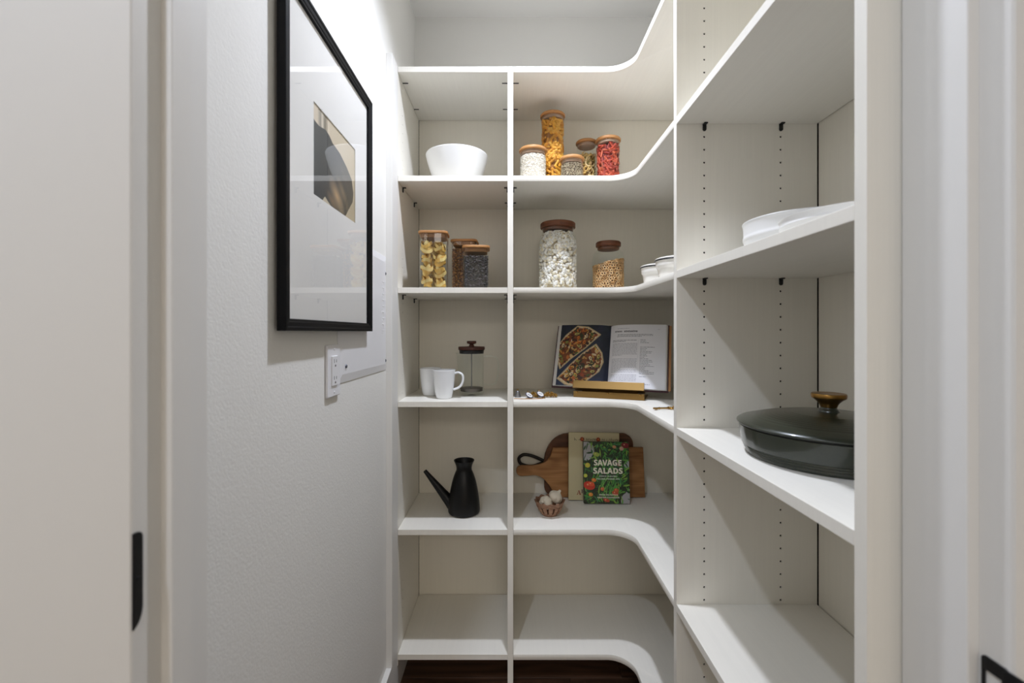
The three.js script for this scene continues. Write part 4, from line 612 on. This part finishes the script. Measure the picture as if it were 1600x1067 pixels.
{
  const cream = canvasTex(800, 1040, (c, w, h) => {
    const r = rng(920); c.fillStyle = '#cabf98'; c.fillRect(0, 0, w, h); let g = c.createLinearGradient(0, 0, w, h); g.addColorStop(0, 'rgba(214,205,168,0.6)'); g.addColorStop(1, 'rgba(190,178,136,0.5)'); c.fillStyle = g; c.fillRect(0, 0, w, h);
    c.strokeStyle = '#3a3226'; c.lineWidth = 5; c.lineCap = 'round'; let x = 90;                       // brushed title, too worn in the photograph to read
    for (let i = 0; i < 20; i++) { const hh = 30 + r() * 34; if ([4, 10].includes(i)) { x += 48; continue; } c.beginPath(); c.moveTo(x, 118 - hh * (0.2 + r() * 0.5)); c.lineTo(x + 4 - r() * 10, 120); c.stroke(); if (r() < 0.6) { c.beginPath(); c.moveTo(x, 90 + r() * 20); c.quadraticCurveTo(x + 16, 80 + r() * 20, x + 22, 116); c.stroke(); } x += 30 + r() * 8; }
    for (const [fx, fy] of [[212, 100], [468, 104]]) { for (let k = 0; k < 9; k++) { c.fillStyle = k % 2 ? '#b5402a' : '#7a2a20'; c.beginPath(); c.ellipse(fx + Math.cos(k * 0.7) * 22, fy + Math.sin(k * 0.7) * 22, 15, 9, k * 0.7, 0, 7); c.fill(); } c.fillStyle = '#d98a2c'; c.beginPath(); c.arc(fx, fy, 12, 0, 7); c.fill(); }
    c.font = 'bold 92px serif'; c.fillStyle = '#8c2622'; c.fillText('A', 126, 960); c.fillStyle = '#4a3040'; c.font = 'bold 78px serif'; c.fillText('P', 196, 935);
  });
  closedBook('cookbook', 'cream cookbook with brushed title and two red flowers behind the green one', 0.334, 1.816, 0.075, 0.2045, 0.267, 0.014, std({ map: cream, roughness: 0.6 }), std({ color: 0xb9ae86, roughness: 0.6 }), 0, -0.012);
  const salad = canvasTex(820, 1120, (c, w, h) => {
    const r = rng(930); c.fillStyle = '#26321c'; c.fillRect(0, 0, w, h);
    for (const [x, y, a, b] of [[60, 180, 130, 170], [40, 80, 90, 90], [780, 1060, 120, 140], [790, 420, 60, 80], [800, 960, 60, 110]]) { c.fillStyle = '#a9a7a8'; c.beginPath(); c.ellipse(x, y, a, b, 0.3, 0, 7); c.fill(); }
    const leaf = (x, y, l, ww, rot, col) => { c.save(); c.translate(x, y); c.rotate(rot); c.fillStyle = col; c.beginPath(); c.moveTo(-l / 2, 0); c.quadraticCurveTo(0, -ww, l / 2, 0); c.quadraticCurveTo(0, ww, -l / 2, 0); c.fill(); c.strokeStyle = 'rgba(190,220,150,0.35)'; c.lineWidth = 2; c.beginPath(); c.moveTo(-l / 2, 0); c.lineTo(l / 2, 0); c.stroke(); c.restore(); };
    const greens = ['#2f6a2a', '#3f8a34', '#1d4a20', '#5c9a3c', '#285a34', '#7fa63e', '#173a1c', '#3a7a4a'];
    for (let i = 0; i < 420; i++) { const x = r() * w, y = r() * h; if ((x < 130 && y < 290) || (x > 700 && y > 950)) { if (r() < 0.75) continue; } leaf(x, y, 50 + r() * 120, 8 + r() * 26, r() * 6.28, greens[Math.floor(r() * greens.length)]); }
    for (let i = 0; i < 22; i++) leaf(w * (0.35 + r() * 0.35), h * (0.62 + r() * 0.22), 190, 14, -1.0 - r() * 0.5, ['#4f9a3a', '#6db04a', '#3a8030'][i % 3]);
    for (const [x, y, a, b, col] of [[95, 800, 105, 75, '#c8361e'], [130, 770, 60, 40, '#e0562c'], [760, 60, 75, 50, '#7c1f2a'], [690, 120, 40, 36, '#c9a090'], [180, 700, 42, 34, '#d87a2a'], [120, 960, 40, 34, '#d88a30'], [330, 860, 34, 34, '#c86a3a'], [560, 930, 60, 44, '#b8502c'], [580, 880, 46, 34, '#c45c34'], [70, 430, 46, 44, '#c9c03c'], [30, 620, 34, 34, '#c8d048'], [230, 230, 60, 40, '#9db04a'], [400, 1060, 60, 30, '#b84a30'], [560, 90, 36, 30, '#c08a60'], [640, 420, 40, 30, '#7a2a24']]) { const g = c.createRadialGradient(x - a * 0.3, y - b * 0.3, 2, x, y, a); g.addColorStop(0, '#f0c090'); g.addColorStop(0.25, col); g.addColorStop(1, col); c.fillStyle = g; c.beginPath(); c.ellipse(x, y, a, b, 0.3, 0, 7); c.fill(); }
    c.textAlign = 'center'; c.fillStyle = '#ece6d2'; c.font = 'bold 142px sans-serif';
    const squeeze = (txt, x, y, ww) => { const m = c.measureText(txt).width; c.save(); c.translate(x, y); c.scale(ww / m, 1); c.fillText(txt, 0, 0); c.lineWidth = 5; c.strokeStyle = '#ece6d2'; c.strokeText(txt, 0, 0); c.restore(); };
    squeeze('SAVAGE', 436, 432, 510); squeeze('SALADS', 436, 580, 540);
    c.font = 'bold 34px sans-serif'; c.fillStyle = '#dfe6d4'; const sp = (t, y, ww) => { const m = c.measureText(t).width; c.save(); c.translate(436, y); c.scale(ww / m, 1); c.fillText(t, 0, 0); c.restore(); };
    sp('FIERCE FLAVORS', 640, 330); sp('FILLING POWER-UPS', 690, 420); c.fillStyle = '#efe6d6'; c.font = 'bold 36px sans-serif'; sp('DAVIDE DEL GATTO &', 976, 340); sp('KRISTINA GUSTAFSSON', 1024, 400);
  });
  closedBook('cookbook', 'green cookbook titled savage salads standing in front of the boards', 0.378, 1.777, 0.14, 0.181, 0.237, 0.017, std({ map: salad, roughness: 0.45 }), std({ color: 0x25301f, roughness: 0.5 }), 0, -0.01);
}
// ---------------------------------------------------------------- garlic basket
{
  const t = thing('garlic_basket', 'small brown carved wooden bowl with slotted flutes holding garlic', 'bowl', V(0.145, S[4] + 0.0003, 1.683));
  part('base', boxUV(smoothLathe([[0, 0.0], [0.027, 0.0], [0.0295, 0.003], [0.030, 0.008], [0.026, 0.0095], [0, 0.0085]], 40, 24)), M.basket, t);
  const n = 12, rad = (u) => 0.0285 + 0.0275 * Math.pow(u, 0.78), hgt = (u) => 0.004 + u * 0.05;
  function shell(a0, a1, na, u0, u1, nu, top, soft) {             // a thick curved strip of the bowl wall
    const pos = [], idx = [], row = na + 1;
    for (const side of [0, 1]) for (let j = 0; j <= nu; j++) for (let i = 0; i <= na; i++) {
      const a = a0 + (a1 - a0) * i / na, u = u0 + (u1 - u0) * j / nu, f = Math.cos(n * a), wave = top && j === nu ? 0.0022 * f : 0, bulge = side ? 0 : 0.0016 * f + soft * (1 - Math.pow(2 * i / na - 1, 2)) * 0.0014;
      const r = rad(u) + (side ? -0.0042 : 0) + bulge; pos.push(Math.cos(a) * r, hgt(u) + wave, Math.sin(a) * r); }
    const id = (s, j, i) => s * row * (nu + 1) + j * row + i;
    for (let j = 0; j < nu; j++) for (let i = 0; i < na; i++) { idx.push(id(0, j, i), id(0, j + 1, i), id(0, j, i + 1), id(0, j, i + 1), id(0, j + 1, i), id(0, j + 1, i + 1)); idx.push(id(1, j, i), id(1, j, i + 1), id(1, j + 1, i), id(1, j, i + 1), id(1, j + 1, i + 1), id(1, j + 1, i)); }
    for (let i = 0; i < na; i++) for (const j of [0, nu]) { const q = [id(0, j, i), id(0, j, i + 1), id(1, j, i + 1), id(1, j, i)]; idx.push(q[0], q[1], q[2], q[0], q[2], q[3]); }
    for (let j = 0; j < nu; j++) for (const i of [0, na]) { const q = [id(0, j, i), id(0, j + 1, i), id(1, j + 1, i), id(1, j, i)]; idx.push(q[0], q[1], q[2], q[0], q[2], q[3]); }
    const g = new THREE.BufferGeometry(); g.setAttribute('position', new THREE.BufferAttribute(new Float32Array(pos), 3)); g.setIndex(idx); return boxUV(toCreasedNormals(g, 0.8));
  }
  part('rim_band', shell(0, Math.PI * 2, 144, 0.66, 1, 6, true, 0), M.basket, t);
  part('lower_band', shell(0, Math.PI * 2, 96, 0, 0.14, 2, false, 0), M.basket, t);
  for (let k = 0; k < n; k++) { const a = k / n * Math.PI * 2; part('rib', shell(a - 0.178, a + 0.178, 6, 0.13, 0.67, 6, false, 1), M.basket, t); }
  function bulb(label, x, h, z, R, rx, rz, lobes) {
    const o = thing('garlic_bulb', label, 'garlic', V(x, S[4] + h, z)); o.rotation.set(rx, 0.4, rz);
    const g = new THREE.SphereGeometry(R, 48, 32), p = g.attributes.position;
    for (let i = 0; i < p.count; i++) { const x0 = p.getX(i), y0 = p.getY(i), z0 = p.getZ(i), a = Math.atan2(z0, x0), s = Math.sqrt(x0 * x0 + z0 * z0) / R, k = 1 + 0.10 * Math.abs(Math.cos(a * lobes / 2)) * s - 0.05; let y = y0 * 0.82; let q = k; if (y0 > 0.75 * R) { const u = (y0 / R - 0.75) / 0.25; y += u * u * R * 0.12; q = k * (1 - 0.15 * u); } p.setXYZ(i, x0 * q, y, z0 * q); }
    g.computeVertexNormals(); part('cloves', g, M.garlic, o); part('stem', smoothLathe([[R * 0.27, R * 0.86], [R * 0.2, R * 1.0], [R * 0.17, R * 1.16], [R * 0.1, R * 1.2], [0, R * 1.19]], 16, 14), M.garlic, o); part('roots', lathe([[0, -R * 0.86], [R * 0.25, -R * 0.84], [R * 0.3, -R * 0.78], [0, -R * 0.76]], 16), M.garlicRoot, o);
  }
  bulb('white garlic bulb on the left in the carved bowl', 0.1285, 0.048, 1.671, 0.0242, 0.9, 0.5, 7);
  bulb('larger white garlic bulb on the right, rising over the carved bowl', 0.1675, 0.0612, 1.693, 0.0258, 0.3, -0.7, 8);
}
shade(scene);
renderer.render(scene, camera);
